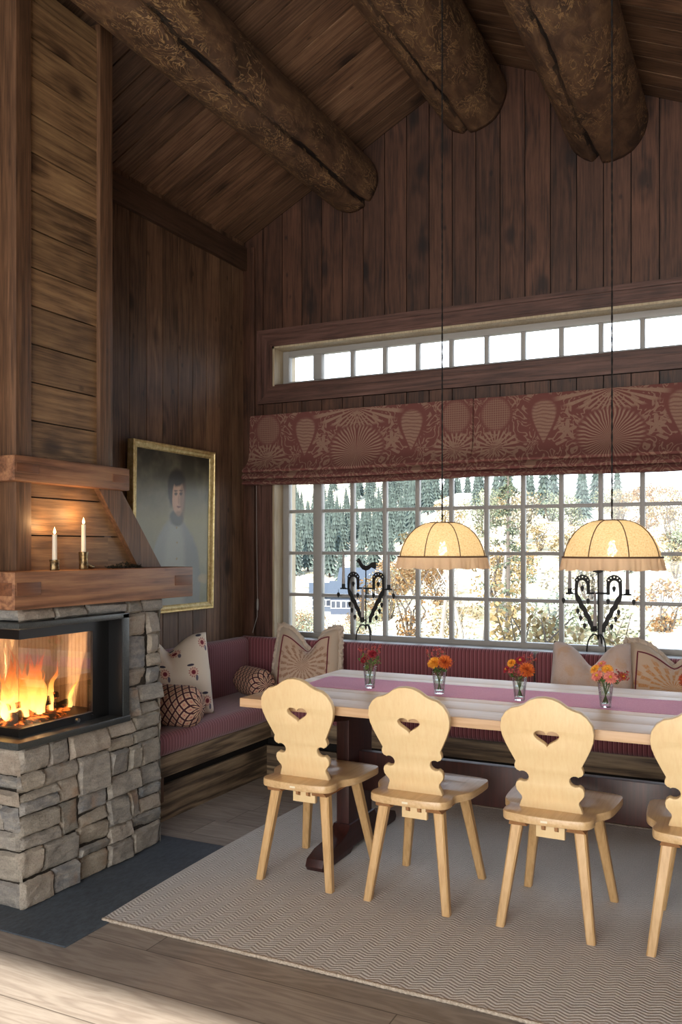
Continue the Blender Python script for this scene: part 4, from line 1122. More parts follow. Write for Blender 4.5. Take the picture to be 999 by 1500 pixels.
# ---------------------------------------------------------------- roman blinds
def blind(x0, x1, label):
    root = thing('roman_blind', ((x0 + x1) / 2, 5.03, 1.83), label, 'blind')
    prof = [(5.062, 2.302), (5.040, 2.304), (5.036, 2.28), (5.034, 2.2), (5.031, 2.1), (5.022, 2.02), (4.998, 1.975), (4.962, 1.945), (4.945, 1.928), (4.950, 1.915), (4.975, 1.908), (4.962, 1.900), (4.945, 1.884), (4.950, 1.870), (4.985, 1.866), (4.968, 1.858), (4.955, 1.846), (4.962, 1.835), (4.985, 1.830), (5.03, 1.832), (5.05, 1.86), (5.055, 2.1), (5.062, 2.302)]
    m = MB(); n = 60; rows = []
    for i in range(n + 1):
        x = x0 + (x1 - x0) * i / n; ed = min(i, n - i) / n
        row = []
        for j, (y, z) in enumerate(prof):
            k = max(0, 1 - ed / .04)
            q = Vector((x * 2.2, z * 4, j * .3))
            wob = .006 * mnoise.noise(q) + .004 * mnoise.noise(q * 3)
            low = max(0, 1 - (z - 1.83) / .15)
            row.append(m.vert((x + (-.0 if i else 0) + (low * .016 * (1 if i == n else -1) if i in (0, n) else 0), y - wob * low * 1.4, z + low * (.006 * mnoise.noise(Vector((x * 1.4, 5, 0))) + .0 - .010 * sin(PI * i / n)) + wob * .3)))
        rows.append(row)
    for i in range(n):
        for j in range(len(prof) - 1): m.face((rows[i][j], rows[i + 1][j], rows[i + 1][j + 1], rows[i][j + 1]))
    o = m.build('blind_fabric', M['blind'], None, 50); wpart(root, o)
    m = MB(); m.box((x0 + .01, 5.042, 2.27), (x1 - .01, 5.054, 2.298)); wpart(root, m.build('headrail', M['white']))
    return root
blind(-3.15, -1.578, 'red and tan damask roman blind, the left one, gathered above the big window')
blind(-1.570, .0, 'red and tan damask roman blind, the right one, gathered above the big window')
cd = thing('blind_cord', (-3.11, 5.06, 1.02), 'thin pale pull cord of the left blind hanging by the window casing', 'cord')
m = MB(); m.tube([(-3.11, 5.055, 1.84), (-3.108, 5.055, 1.5), (-3.10, 5.055, 1.05)], .0016, 6); wpart(cd, m.build('cord', M['white']))
m = MB(); m.lathe([(.0015, 1.065), (.006, 1.058), (.008, 1.03), (.0075, 1.0), (.005, .985), (.0015, .982)], 12, c=(-3.10, 5.055, 0)); wpart(cd, m.build('toggle', M['white'], None, 60))
m = MB(); m.tube([(-3.10, 5.052, .985), (-3.10, 5.05, .94), (-3.118, 5.045, .88), (-3.13, 5.04, .83)], .0022, 6); wpart(cd, m.build('cord', M['white']))

# ---------------------------------------------------------------- pendant lamps
def pendant(x, y, label, rz):
    z0 = 1.314; root = thing('pendant_lamp', (x, y, z0), label, 'lamp', rz=rz)
    n = 64; prof = [(.056, .203), (.075, .2), (.10, .192), (.128, .176), (.152, .154), (.172, .127), (.187, .097), (.196, .07), (.199, .052)]
    def sc(r, z, a, j):
        k = (a / (2 * PI) * 8) % 1; return r * (1 - .035 * sin(PI * k) * (r / .2))
    m = MB(); m.lathe(prof, n, fn=sc); m.keepn = True; m.build('lamp_shade', M['shade'], root, 60)
    for i in range(8):
        a = 2 * PI * i / 8; m = MB(); m.tube([((r + .0015) * cos(a), (r + .0015) * sin(a), z) for r, z in prof], .0022, 6); m.build('rib', M['braid'], root, 60)
    m = MB(); m.tube([(.199 * cos(2 * PI * k / 64) , .199 * sin(2 * PI * k / 64), .052) for k in range(65)], .004, 6, False); m.build('rim_braid', M['braid'], root, 180)
    m = MB(); m.tube([(.056 * cos(2 * PI * k / 32), .056 * sin(2 * PI * k / 32), .204) for k in range(33)], .003, 6, False)
    for k in range(4): m.tube([(.056 * cos(k * PI / 2), .056 * sin(k * PI / 2), .204), (0, 0, .207)], .002, 6)
    m.build('top_ring', M['braid'], root, 60)
    m = MB(); m.lathe([(.198, .052), (.2, .04), (.202, .02), (.204, .004), (.204, .0)], 256,
                      fn=lambda r, z, a, j: r + (.0085 * (sin(a * 24 + sin(a * 5) * 2.2) + .4 * sin(a * 53))) * (j / 4) ** .8)
    m.v = [(p[0], p[1], p[2] + .003 * sin(math.atan2(p[1], p[0]) * 13) * (1 if p[2] < .01 else 0)) for p in m.v]
    m.build('frill', M['frill'], root, 180)
    m = MB(); m.lathe([(.0001, .055), (.014, .06), (.021, .076), (.019, .092), (.012, .108), (.011, .12)], 20); m.build('bulb', M['bulb'], root, 180)
    m = MB(); m.lathe([(.0001, .19), (.016, .188), (.019, .17), (.019, .125), (.0001, .12)], 20); m.build('bulb_socket', M['cord'], root, 60)
    m = MB(); zt = roof(x) - z0; pts = []; N = 420
    for s in (0, PI):
        pts = []
        for k in range(N + 1):
            z = .185 + (zt - .185) * k / N; a = z / .045 * 2 * PI * .5 + s
            pts.append((.0019 * cos(a), .0019 * sin(a), z))
        m.tube(pts, .0022, 5)
    m.build('cord', M['cord'], root, 180)
    m = MB(); m.lathe([(.0001, zt - .045), (.03, zt - .045), (.045, zt - .02), (.045, zt + .02)], 24); m.build('ceiling_cup', M['cord'], root, 60)
    L = bpy.data.lights.new('lamp_light', 'POINT'); L.energy = 2.6; L.color = (1, .80, .54); L.shadow_soft_size = 0
    o = bpy.data.objects.new('lamp_light', L); COL.objects.link(o); o.location = (x, y, z0 + .078)
pendant(-1.305, 3.71, 'left pendant lamp with domed linen shade and peach frill, lit above the table', -.05)
pendant(-.567, 3.71, 'right pendant lamp with domed linen shade and peach frill, lit above the table', -.31)

# ---------------------------------------------------------------- flowers in tumblers
def vase(x, y, label):
    root = thing('glass_tumbler', (x, y, .7523), label, 'vase')
    fn = lambda r, z, a, j: r * (1 + .025 * abs(cos(a * 5)) * (1 if z > .012 and z < .09 else .3))
    m = MB(); m.lathe([(.0001, 0), (.021, 0), (.0225, .004), (.0245, .03), (.0285, .07), (.0325, .1), (.0312, .1005), (.0272, .07), (.0228, .03), (.0205, .014), (.0001, .012)], 40, fn=fn)
    m.build('glass', M['tumbler'], root, 25)
    m = MB(); m.lathe([(.0001, .0135), (.0198, .0145), (.0225, .03), (.0255, .06), (.0001, .06)], 30); m.build('water', M['water'], root, 40)
for x, y, lb in ((-1.657, 3.70, 'faceted glass tumbler with dark red flowers, leftmost on the table'), (-1.312, 3.69, 'faceted glass tumbler holding yellow-orange flowers, second from the left'),
                 (-.945, 3.68, 'faceted glass tumbler behind the third chair, under the left side of the right lamp'), (-.587, 3.675, 'faceted glass tumbler with pink and yellow flowers, fourth from the left'), (-.262, 3.68, 'glass tumbler at the right edge of the photo, behind the fourth chair')):
    vase(x, y, lb)
def petal_mat(name, c1, c2):
    n = NT(name); at = n.n('Attribute', attribute_name='rnd').outputs['Fac']
    return n.pbr(n.ramp(at, [(0, rgb(c1)), (1, rgb(c2))]), .7, None, Subsurface_Weight=.1)
PM = {'orange': petal_mat('orange_petals', 'b8451a', 'f08a3c'), 'yellow': petal_mat('yellow_orange_petals', 'e08a1c', 'ffc04a'), 'red': petal_mat('dark_red_petals', '7a1626', 'b32a3a'),
      'pink': petal_mat('salmon_pink_petals', 'cf5b50', 'f3a593'), 'rust': petal_mat('rust_petals', '93301b', 'd4663a')}
M['stem'] = plain('green_stem', '4d5d2e', .6); M['leafg'] = petal_mat('green_leaves', '344a22', '6f8a45'); M['heart'] = plain('flower_centre', 'c99a2c', .8)
M['twigred'] = petal_mat('reddish_buds', '7c2c33', 'c25a55')
rv = random.Random(21)
def bloom_mesh(m, c, nrm, r, style):
    c, nrm = Vector(c), Vector(nrm).normalized(); q = nrm.to_track_quat('Z', 'Y').to_matrix()
    layers = 7 if style == 'pom' else 3
    for L in range(layers):
        t = L / max(1, layers - 1); npet = int((20 - 8 * t) if style == 'pom' else (18 - 4 * L)); el = (math.radians(-15 + 95 * t) if style == 'pom' else math.radians(5 + 22 * L))
        pr = r * (1 - .45 * t if style == 'pom' else 1 - .2 * L)
        for k in range(npet):
            a = 2 * PI * (k + .5 * (L % 2)) / npet + rv.uniform(-.1, .1); m.cur = min(1, max(0, rv.uniform(.1, .9)))
            d = Vector((cos(a) * cos(el), sin(a) * cos(el), sin(el))); s_ = Vector((-sin(a), cos(a), 0)); w = pr * .17
            p0 = q @ (d * pr * .15) + c; p1 = q @ (d * pr * .6 + s_ * w + Vector((0, 0, pr * .08))) + c; p2 = q @ (d * pr + Vector((0, 0, pr * (.14 if style == 'pom' else -.02)))) + c; p3 = q @ (d * pr * .6 - s_ * w + Vector((0, 0, pr * .08))) + c
            pm = q @ (d * pr * .6) + c
            i0, i1, i2, i3, im = m.vert(p0), m.vert(p1), m.vert(p2), m.vert(p3), m.vert(pm)
            m.face((i0, i1, im)); m.face((i1, i2, im)); m.face((i2, i3, im)); m.face((i3, i0, im))
def flower(vx, vy, dx, dy, h, r, colr, style, label, group=None, leaves=3):
    r *= 1.14; h *= 1.04
    z0 = .7523 + .016
    root = thing('chrysanthemum', (vx, vy, z0), label, 'flower', group)
    sgn = -1
    bx, by = -dx * .25, -dy * .25
    l_ = math.hypot(bx, by)
    if l_ > .012: bx, by = bx / l_ * .012, by / l_ * .012
    P_ = [(bx, by, 0), (dx * .12, dy * .12, .05), (dx * .28 if abs(dx) < .05 else math.copysign(.018, dx), dy * .28, .084), (dx * .7, dy * .7, h * .72), (dx, dy, h)]
    m = MB(); m.tube(P_, .0016, 6); m.build('stem', M['stem'], root, 180)
    m = MB(); nr = Vector((dx * 1.2, dy * 1.2 - .055, .06)); bloom_mesh(m, (dx, dy, h), nr, r, style); m.build('bloom', PM[colr], root)
    if style != 'pom':
        m = MB(); nr.normalize(); bm = bmesh.new(); bmesh.ops.create_icosphere(bm, subdivisions=2, radius=r * .22); m.addbm(bm, Matrix.Translation(Vector((dx, dy, h)) + nr * r * .2)); m.build('flower_centre', M['heart'], root, 180)
    if leaves:
        m = MB()
        for k in range(leaves):
            t = rv.uniform(.55, .85); p = Vector(P_[2]).lerp(Vector(P_[4]), (t - .5) * 1.6); a = rv.uniform(0, 6.3); l = rv.uniform(.018, .032); m.cur = rv.random()
            d = Vector((cos(a), sin(a), rv.uniform(-.7, .5))).normalized(); s_ = d.cross(Vector((0, 0, 1))).normalized() * l * .28
            N = 5; lft = []; rgt = []; mid = []
            for q in range(N + 1):
                f = q / N; ww = sin(PI * f) ** .7 * (1 + .35 * (q % 2)); c = p + d * l * f - Vector((0, 0, 1)) * l * .25 * f * f
                lft.append(m.vert(c + s_ * ww)); rgt.append(m.vert(c - s_ * ww)); mid.append(m.vert(c - Vector((0, 0, .0015))))
            for q in range(N): m.face((lft[q], lft[q + 1], mid[q + 1], mid[q])); m.face((mid[q], mid[q + 1], rgt[q + 1], rgt[q]))
        m.build('leaves', M['leafg'], root)
def sprig(vx, vy, dx, dy, h, label, group, buds=54, mat='twigred', sr=.0034):
    z0 = .7523 + .016
    root = thing('filler_sprig', (vx, vy, z0), label, 'sprig', group)
    m = MB(); base = Vector((-dx * .15, -dy * .15, 0)); mid = Vector((max(-.018, min(.018, dx * .3)), max(-.018, min(.018, dy * .3)), .084)); tip = Vector((dx, dy, h))
    m.tube([base, mid, mid.lerp(tip, .5) + Vector((0, 0, .005)), tip], .001, 5)
    B = MB()
    for k in range(9):
        t = rv.uniform(.25, 1); p = mid.lerp(tip, t); a = rv.uniform(0, 6.3); e = p + Vector((cos(a), sin(a) * .8, rv.uniform(.2, 1.1))) * rv.uniform(.012, .03); m.tube([p, e], .0006, 4)
        for q in range(buds // 9):
            c = p.lerp(e, rv.uniform(.4, 1.05)) + Vector((rv.uniform(-1, 1), rv.uniform(-1, 1), rv.uniform(-1, 1))) * .004
            B.cur = rv.random(); bm = bmesh.new(); bmesh.ops.create_icosphere(bm, subdivisions=1, radius=sr * rv.uniform(.6, 1.2)); B.addbm(bm, Matrix.Translation(c))
    m.build('twigs', M['stem'], root); B.build('buds', M[mat], root, 180)
V = [(-1.657, 3.70), (-1.312, 3.69), (-.945, 3.68), (-.587, 3.675), (-.262, 3.68)]
# vase 1: dark red
flower(*V[0], .018, -.01, .138, .020, 'red', 'pom', 'larger dark red bloom on the right of the leftmost tumbler')
flower(*V[0], -.026, -.012, .108, .017, 'red', 'pom', 'smaller dark red bloom low on the left of the leftmost tumbler')
for d in ((-.05, 0, .12), (-.045, .01, .155), (.0, .02, .165), (.035, .015, .17), (.045, -.005, .11), (-.02, -.01, .14), (.02, .03, .125)):
    sprig(*V[0], *d, 'thin reddish budded sprig in the leftmost tumbler', 'filler sprigs in the leftmost tumbler', mat=R.choice(['twigred', 'twigred', 'leafg']))
# vase 2: yellow + orange
flower(*V[1], -.016, -.016, .118, .028, 'yellow', 'pom', 'left yellow-orange double bloom in the second tumbler', leaves=7)
flower(*V[1], -.036, .0, .112, .022, 'yellow', 'pom', 'leftmost small yellow-orange bloom in the second tumbler', leaves=7)
flower(*V[1], .032, -.012, .123, .033, 'orange', 'pom', 'big orange pompom bloom on the right of the second tumbler', leaves=9)
for d in ((-.055, .0, .16), (-.045, .01, .13), (.0, .02, .175), (.02, .02, .165), (.055, -.0, .12)):
    sprig(*V[1], *d, 'thin pinkish budded sprig in the second tumbler from the left', 'filler sprigs in the second tumbler')
# vase 3
flower(*V[2], .035, -.012, .112, .034, 'orange', 'pom', 'big orange pompom bloom on the right of the third tumbler', leaves=4)
flower(*V[2], -.034, -.005, .135, .020, 'yellow', 'pom', 'small yellow bloom at the upper left of the third tumbler', leaves=2)
flower(*V[2], -.055, -.008, .108, .018, 'red', 'daisy', 'dark red bloom at the far left of the third tumbler', leaves=2)
flower(*V[2], .0, .012, .145, .024, 'red', 'daisy', 'dark red bloom at the top of the third tumbler', leaves=2)
for d in ((-.035, .0, .1), (-.02, .02, .14), (.02, .02, .16), (.055, 0.01, .155), (-.01, -.02, .1), (.015, -.02, .09)):
    sprig(*V[2], *d, 'thin reddish budded sprig in the third tumbler from the left', 'filler sprigs in the third tumbler')
# vase 4
flower(*V[3], -.03, -.018, .108, .026, 'pink', 'daisy', 'salmon pink daisy bloom on the left of the fourth tumbler')
flower(*V[3], .022, -.022, .104, .029, 'pink', 'daisy', 'larger salmon pink daisy bloom on the right of the fourth tumbler')
flower(*V[3], -.042, .0, .13, .023, 'yellow', 'daisy', 'yellow-orange bloom at the upper left of the fourth tumbler')
flower(*V[3], .006, .005, .132, .025, 'yellow', 'daisy', 'yellow-orange bloom at the upper middle of the fourth tumbler')
flower(*V[3], -.018, .015, .15, .020, 'pink', 'daisy', 'small pink bloom at the top of the fourth tumbler')
flower(*V[3], .068, .0, .108, .017, 'rust', 'daisy', 'small coral bloom at the far right of the fourth tumbler')
for d in ((.08, .01, .13), (.06, .02, .12), (.085, -.0, .1), (-.04, .01, .09)):
    sprig(*V[3], *d, 'fine orange-red sprig in the fourth tumbler from the left', 'filler sprigs in the fourth tumbler')
# vase 5
flower(*V[4], -.012, -.012, .112, .034, 'rust', 'pom', 'big rust-orange pompom bloom at the right edge of the photo', leaves=12)
flower(*V[4], .04, .0, .12, .03, 'orange', 'pom', 'orange bloom mostly outside the right edge of the photo', leaves=6)

# ---------------------------------------------------------------- candelabra
def candelabrum(x, y, z, label, cl, rooster=True):
    root = thing('iron_candelabrum', (x, y, z), label, 'candelabrum')
    add = lambda m, nm, sm=None: m.build(nm, M['black'], root, sm)
    m = MB(); m.tube([(0, 0, .075), (0, 0, .46)], .0042, 8)
    m.lathe([(.0001, .068), (.006, .08), (.004, .1)], 10); add(m, 'post', 60)
    for a in (200, 320, 80):
        a = math.radians(a); m = MB(); pts = []
        for k in range(15):
            t = k / 14; r = .002 + .062 * (1 - cos(t * PI)) / 2 * (1 if t < .6 else 1); zz = .082 + .055 * sin(min(1, t * 1.05) * PI * .62) - (t ** 2.2) * .132
            pts.append((r * cos(a), r * sin(a), max(.004, zz)))
        m.tube(pts, .0042, 8); add(m, 'tripod_leg', 60)
    # lyre plates
    for s in (-1, 1):
        def arc(cx, cz, rx, rz, a0, a1, n): return [(cx + rx * cos(math.radians(a0 + (a1 - a0) * k / n)), cz + rz * sin(math.radians(a0 + (a1 - a0) * k / n))) for k in range(n + 1)]
        teeth = []
        N = 22
        for k in range(N + 1):
            a = math.radians(8 + 164 * k / N); rr = 1.0 + (.09 if k % 2 else 0); teeth.append((.089 + .043 * rr * cos(a), .405 + .042 * rr * sin(a)))
        # outer: from outer right down; diagonal wavy leg
        outl = [(.133, .335), (.1335, .37)] + teeth + [(.046, .36), (.048, .334), (.066, .334), (.065, .36), (.066, .385)]
        outl += arc(.090, .392, .023, .024, 165, 15, 8)
        outl += [(.114, .37), (.116, .345), (.113, .330), (.104, .322), (.092, .300), (.086, .280), (.066, .255), (.060, .232), (.044, .21), (.036, .185), (.022, .16), (.020, .118), (.040, .118), (.044, .148), (.058, .166), (.062, .188), (.080, .210), (.088, .238), (.108, .258), (.112, .282), (.126, .298), (.131, .32)]
        holes = [[(.089 + .034 * cos(math.radians(b)) + .0042 * cos(t_ * PI / 4), .405 + .031 * sin(math.radians(b)) + .0042 * sin(t_ * PI / 4)) for t_ in range(8)] for b in (25, 58, 90, 122, 155)]
        bm = plate(outl, holes, .0025, 0); m = MB(); m.addbm(bm, Matrix.Scale(s, 4, (1, 0, 0)) @ Matrix.Rotation(PI / 2, 4, 'X')); add(m, 'scroll_plate')
        m = MB(); m.tube([(s * .115, 0, .336), (s * .185, 0, .336)], .0035, 8); m.tube([(0, 0, .342), (s * .05, 0, .342)], .0055, 8); add(m, 'arm', 60)
        m = MB(); m.lathe([(.0001, .336), (.019, .339), (.022, .343), (.012, .343), (.0115, .368), (.0095, .368), (.0095, .346), (.0001, .346)], 16, c=(s * .162, 0, 0)); add(m, 'candle_cup', 60)
        for (px, pz) in ((.197, .322), (.089, .395), (.056, .322), (.114, .262), (.098, .222), (.076, .178)):
            m = MB(); q = [(0, -.038), (.004, -.033), (.009, -.022), (.0105, -.013), (.008, -.006), (.003, -.003), (0, 0), (-.003, -.003), (-.008, -.006), (-.0105, -.013), (-.009, -.022), (-.004, -.033)]
            bm = plate(q, [], .003, 0); m.addbm(bm, Matrix.Translation((s * px, -.004, pz - .008)) @ Matrix.Rotation(PI / 2, 4, 'X'))
            m.tube([(s * px, -.003, pz - .01), (s * px, -.002, pz + .012)], .0013, 6); add(m, 'leaf_drop')
    m = MB(); m.tube([(0, 0, .135), (-.012, -.02, .135)], .004, 8); m.tube([(-.04, -.02, .135), (.0, -.02, .135)], .003, 8); m.lathe([(.0001, .12), (.012, .125), (.0125, .155), (.0095, .155), (.0095, .14), (.0001, .14)], 16, c=(-.014, -.02, 0)); add(m, 'candle_cup', 60)
    if rooster:
        q = [(-.052, .515), (-.06, .507), (-.052, .508), (-.057, .498), (-.048, .503), (-.042, .495), (-.034, .478), (-.02, .463), (0, .456), (.018, .462), (.032, .474), (.046, .468), (.060, .462), (.056, .47), (.063, .474), (.057, .482), (.065, .488), (.057, .494), (.064, .502), (.05, .503), (.032, .500), (.018, .488), (.004, .482), (-.012, .486), (-.026, .502), (-.032, .514), (-.038, .522), (-.046, .523)]
        bm = plate(q, [[(-.0465 + .002 * cos(k), .5125 + .002 * sin(k)) for k in range(6)]], .0025, 0); m = MB(); m.addbm(bm, Matrix.Translation((0, 0, .456)) @ Matrix.Scale(1.22, 4) @ Matrix.Translation((0, 0, -.456)) @ Matrix.Rotation(PI / 2, 4, 'X')); m.tube([(0, 0, .45), (0, 0, .478)], .003, 6); add(m, 'rooster')
    for s, dy, zz, h, lb in ((-1, 0, .3465, .215, cl[0]), (1, 0, .3465, .215, cl[1]), (0, -.02, .1405, .20, cl[2])):
        px = s * .162 if s else -.014
        w = MB(); w.lathe([(.0092, 0), (.0108, .028), (.0062, h), (.0001, h + .005)], 14, cap0=True)
        w.tube([(0, 0, h), (0, 0, h + .012)], .0009, 5)
        tag(w.build('taper_candle', M['candle2'], None, 60, loc=(x + px, y + dy, z + zz)), lb, 'candle', 'unlit candles on the iron candelabra')
ZS = LOW[2] + .0125
candelabrum(-2.335, 5.15, ZS, 'black iron candelabrum topped with a rooster, left on the window sill', ('unlit grey candle in the left arm of the rooster candelabrum', 'unlit grey candle in the right arm of the rooster candelabrum', 'unlit grey candle in the low front cup of the rooster candelabrum'))
candelabrum(-.864, 5.15, ZS, 'black iron candelabrum on the sill, its top hidden by the right pendant lamp', ('unlit grey candle in the left arm of the candelabrum behind the right lamp', 'unlit grey candle in the right arm of the candelabrum behind the right lamp', 'unlit grey candle in the low front cup of the candelabrum behind the right lamp'))

# ---------------------------------------------------------------- outdoors
def ss(a, b, x):
    t = max(0, min(1, (x - a) / (b - a))); return t * t * (3 - 2 * t)
def ground(x, y):
    s = x / max(y, 1)
    left = -1.0 - 5.0 * ss(12, 85, y) + 9.5 * ss(95, 175, y) + 62 * ss(230, 560, y)
    right = -1.2 + 1.2 * ss(10, 30, y) + 3.8 * ss(25, 75, y) + 14 * ss(70, 260, y)
    k = ss(-.46, -.33, s); return left * (1 - k) + right * k
m = MB(); ys = [5.6 + 3 * 1.06 ** i * (i / 6) for i in range(78)]; rows = []
for y in ys:
    rows.append([m.vert((s / 30 * max(y, 14), y, ground(s / 30 * max(y, 14), y) + .15 * mnoise.noise(Vector((s * .5, y * .3, 0))))) for s in range(-36, 20)])
for i in range(len(rows) - 1):
    for j in range(len(rows[0]) - 1): m.face((rows[i][j], rows[i][j + 1], rows[i + 1][j + 1], rows[i + 1][j]))
def mk_ground():
    n = NT('sunlit_autumn_ground'); v = n.obj()
    a = n.noise(v, .35, 5, .65); b = n.noise(v, 2.2, 5, .75)
    c = n.ramp(n.math('ADD', n.math('MULTIPLY', a, .5), n.math('MULTIPLY', b, .5)), [(.4, rgb('655a3c')), (.47, rgb('8e8468')), (.545, rgb('c9c4b4'))])
    return n.pbr(c, .95)
tag(m.build('ground', mk_ground(), smooth=180), kind='structure')

ro = random.Random(5)
def leafy(name, n, rad, c1, c2, squash=1., size=.07, trunkh=0):
    m = MB()
    cl = [(Vector((ro.gauss(0, .45), ro.gauss(0, .45), ro.uniform(.2, 1.5) * squash)) * rad, rad * ro.uniform(.25, .5)) for _ in range(9)]
    for _ in range(n):
        c, r = ro.choice(cl); d = Vector((ro.gauss(0, 1), ro.gauss(0, 1), ro.gauss(0, 1))).normalized() * r * ro.uniform(.5, 1)
        p = c + d + Vector((0, 0, trunkh)); a = Vector((ro.gauss(0, 1), ro.gauss(0, 1), ro.gauss(0, 1))).normalized() * size; b = a.orthogonal().normalized() * size * .6
        m.cur = ro.random(); m.face([m.vert(p - a), m.vert(p + b), m.vert(p + a), m.vert(p - b)])
    return m
BM = [petal_mat('yellow_foliage', '544420', '927f58'), petal_mat('orange_foliage', '573a1e', '8f7148'), petal_mat('olive_foliage', '3e4430', '858a70'), petal_mat('pale_foliage', '5c5644', 'a39c8a'), petal_mat('spruce_needles', '2f4a3c', '5e7a66')]
bark = plain('grey_bark', '4c453e', .9); birchm = plain('birch_bark', '7d776f', .8)
def bush_proto(k):
    root = thing('autumn_bush', (0, 0, -50), 'x', 'bush'); leafy('f', 900, 1., 0, 0, .9, .05).build('foliage', BM[k], root)
    b = MB()
    for i in range(7): b.tube([(0, 0, -.15), (ro.uniform(-.3, .3), ro.uniform(-.3, .3), .6), (ro.uniform(-.7, .7), ro.uniform(-.7, .7), 1.4)], [.03, .02, .008], 5)
    b.build('branches', bark, root); return root
protos = [bush_proto(k) for k in range(4)]
names = ['sunlit yellow autumn bush on the slope outside the window', 'sunlit orange autumn bush on the slope outside the window', 'pale olive bush on the slope outside the window', 'bleached pale bush on the slope outside the window']
cnt = [0] * 4
def put(pr, k, x, y, sc, lb, grp):
    global cnt
    o = pr if cnt[k] == 0 else copy_tree(pr)
    cnt[k] += 1
    o.location = (x, y, ground(x, y) - .05); o.scale = (sc, sc, sc * ro.uniform(.8, 1.15)); o.rotation_euler = (0, 0, ro.uniform(0, 6)); o['label'] = lb; o['group'] = grp
PLACED = []
def free(x, y, d):
    if any((x - a) ** 2 + (y - b) ** 2 < (d + e) ** 2 for a, b, e in PLACED): return False
    PLACED.append((x, y, d)); return True
for i in range(150):
    k = ro.choices(range(4), [4, 2, 2, 3])[0]
    y = 12 + 62 * ro.random() ** 1.5; s = ro.uniform(-.57, -.08)
    if s < -.46 and y > 30: y = 12 + ro.random() * 16
    sc_ = ro.uniform(.5, .9) * (1 + y / 50) * (.55 if s < -.43 else 1)
    if not free(s * y, y, sc_ * 1.15): continue
    put(protos[k], k, s * y, y, sc_, names[k], ['yellow', 'orange', 'olive', 'bleached'][k] + ' bushes outside the window')
# spruces
def spruce_mesh(h, r, tiers, drop, n=11):
    m = MB()
    for t in range(tiers):
        z0 = h * (.1 + .88 * t / tiers); rr = r * (1 - t / tiers) ** .85
        c = m.vert((0, 0, z0 + h / tiers * 1.7)); ring = []
        for k in range(n * 2):
            a = PI * k / n + t; q = rr * (1 if k % 2 else .55) * ro.uniform(.8, 1.15)
            ring.append(m.vert((q * cos(a), q * sin(a), z0 - (drop * rr if k % 2 else 0))))
        for k in range(n * 2): m.cur = ro.random(); m.face((c, ring[k], ring[(k + 1) % (n * 2)]))
    return m
def spruce_proto():
    root = thing('spruce_tree', (0, 0, -50), 'x', 'tree'); spruce_mesh(9, 1.7, 12, .25).build('foliage', BM[4], root)
    b = MB(); b.tube([(0, 0, -.5), (0, 0, 6)], [.16, .06], 6); b.build('trunk', bark, root); return root
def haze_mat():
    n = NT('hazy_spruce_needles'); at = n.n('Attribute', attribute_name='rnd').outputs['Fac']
    return n.pbr(n.ramp(at, [(0, rgb('26302e')), (1, rgb('505d57'))]), .9)  # distance haze is put into the muted needle colour
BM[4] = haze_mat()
sp = spruce_proto(); first = True
for i in range(250):
    y = ro.uniform(120, 200) if i < 110 else ro.uniform(260, 520); s = ro.uniform(-.56, -.37) if i < 110 else ro.uniform(-.56, -.30)
    x = s * y; k = (1. if i < 110 else 1.6) * ro.uniform(.7, 1.15)
    if not free(x, y, 1.72 * k): continue
    o = sp if first else copy_tree(sp); first = False
    o.location = (x, y, ground(x, y) - .2); o.scale = (k, k, k)
    near = i < 110
    o['label'] = 'dark green spruce in the belt of forest across the valley' if near else 'hazy blue-green spruce high on the far hillside'
    o['group'] = 'spruces across the valley' if near else 'spruces on the far hillside'
for i in range(16):
    y = ro.uniform(85, 150); s = ro.uniform(-.33, -.14); x = s * y
    if not free(x, y, 1.72): continue
    o = copy_tree(sp); o.location = (x, y, ground(x, y) - .2); k = ro.uniform(.6, 1.); o.scale = (k, k, k)
    o['label'] = 'hazy spruce on the ridge above the autumn slope'; o['group'] = 'spruces on the ridge'
# nearer pine with drooping branches
pn = thing('young_spruce', (-3.92, 14.5, ground(-3.92, 14.5) - .1), 'slender young spruce standing close outside, between the two pendant lamps', 'tree')
b = MB(); b.tube([(0, 0, -.1), (0, 0, 4.2)], [.06, .012], 7); b.build('trunk', bark, pn)
f = MB()
for k in range(70):
    z = ro.uniform(.8, 4.1); a = ro.uniform(0, 6.3); L_ = (4.4 - z) * .24 * ro.uniform(.6, 1.1); e = Vector((cos(a) * L_, sin(a) * L_, z + .12 * L_ - .1))
    for q in range(34):
        t = ro.random(); p = Vector((0, 0, z)).lerp(e, t); d = Vector((ro.gauss(0, 1), ro.gauss(0, 1), ro.gauss(0, .6) - .3)).normalized() * .07; s_ = d.orthogonal().normalized() * .012; f.cur = ro.random()
        f.face([f.vert(p), f.vert(p + d * .5 + s_), f.vert(p + d), f.vert(p + d * .5 - s_)])
f.build('foliage', petal_mat('fresh_spruce_needles', '262e20', '5a6248'), pn)
for i, (s, y, h) in enumerate(((-.335, 13, 2.6), (-.345, 13.6, 2.4), (-.302, 15.6, 3.2), (-.27, 17, 3.4))):
    x = s * y; t = thing('bare_birch', (x, y, ground(x, y) - .1), 'thin bare birch trunk on the slope outside the window', 'tree', 'birches on the slope')
    b = MB(); b.tube([(0, 0, 0), (.1 - .2 * (i % 2), 0, h * .5), (-.25 + .3 * (i % 2), 0, h)], [.05, .04, .02], 7)
    for k in range(6): z = h * ro.uniform(.4, .9); b.tube([(0.03, 0, z), (ro.uniform(-.5, .5), ro.uniform(-.3, .3), z + .5)], [.012, .004], 4)
    b.build('trunk', birchm, t)
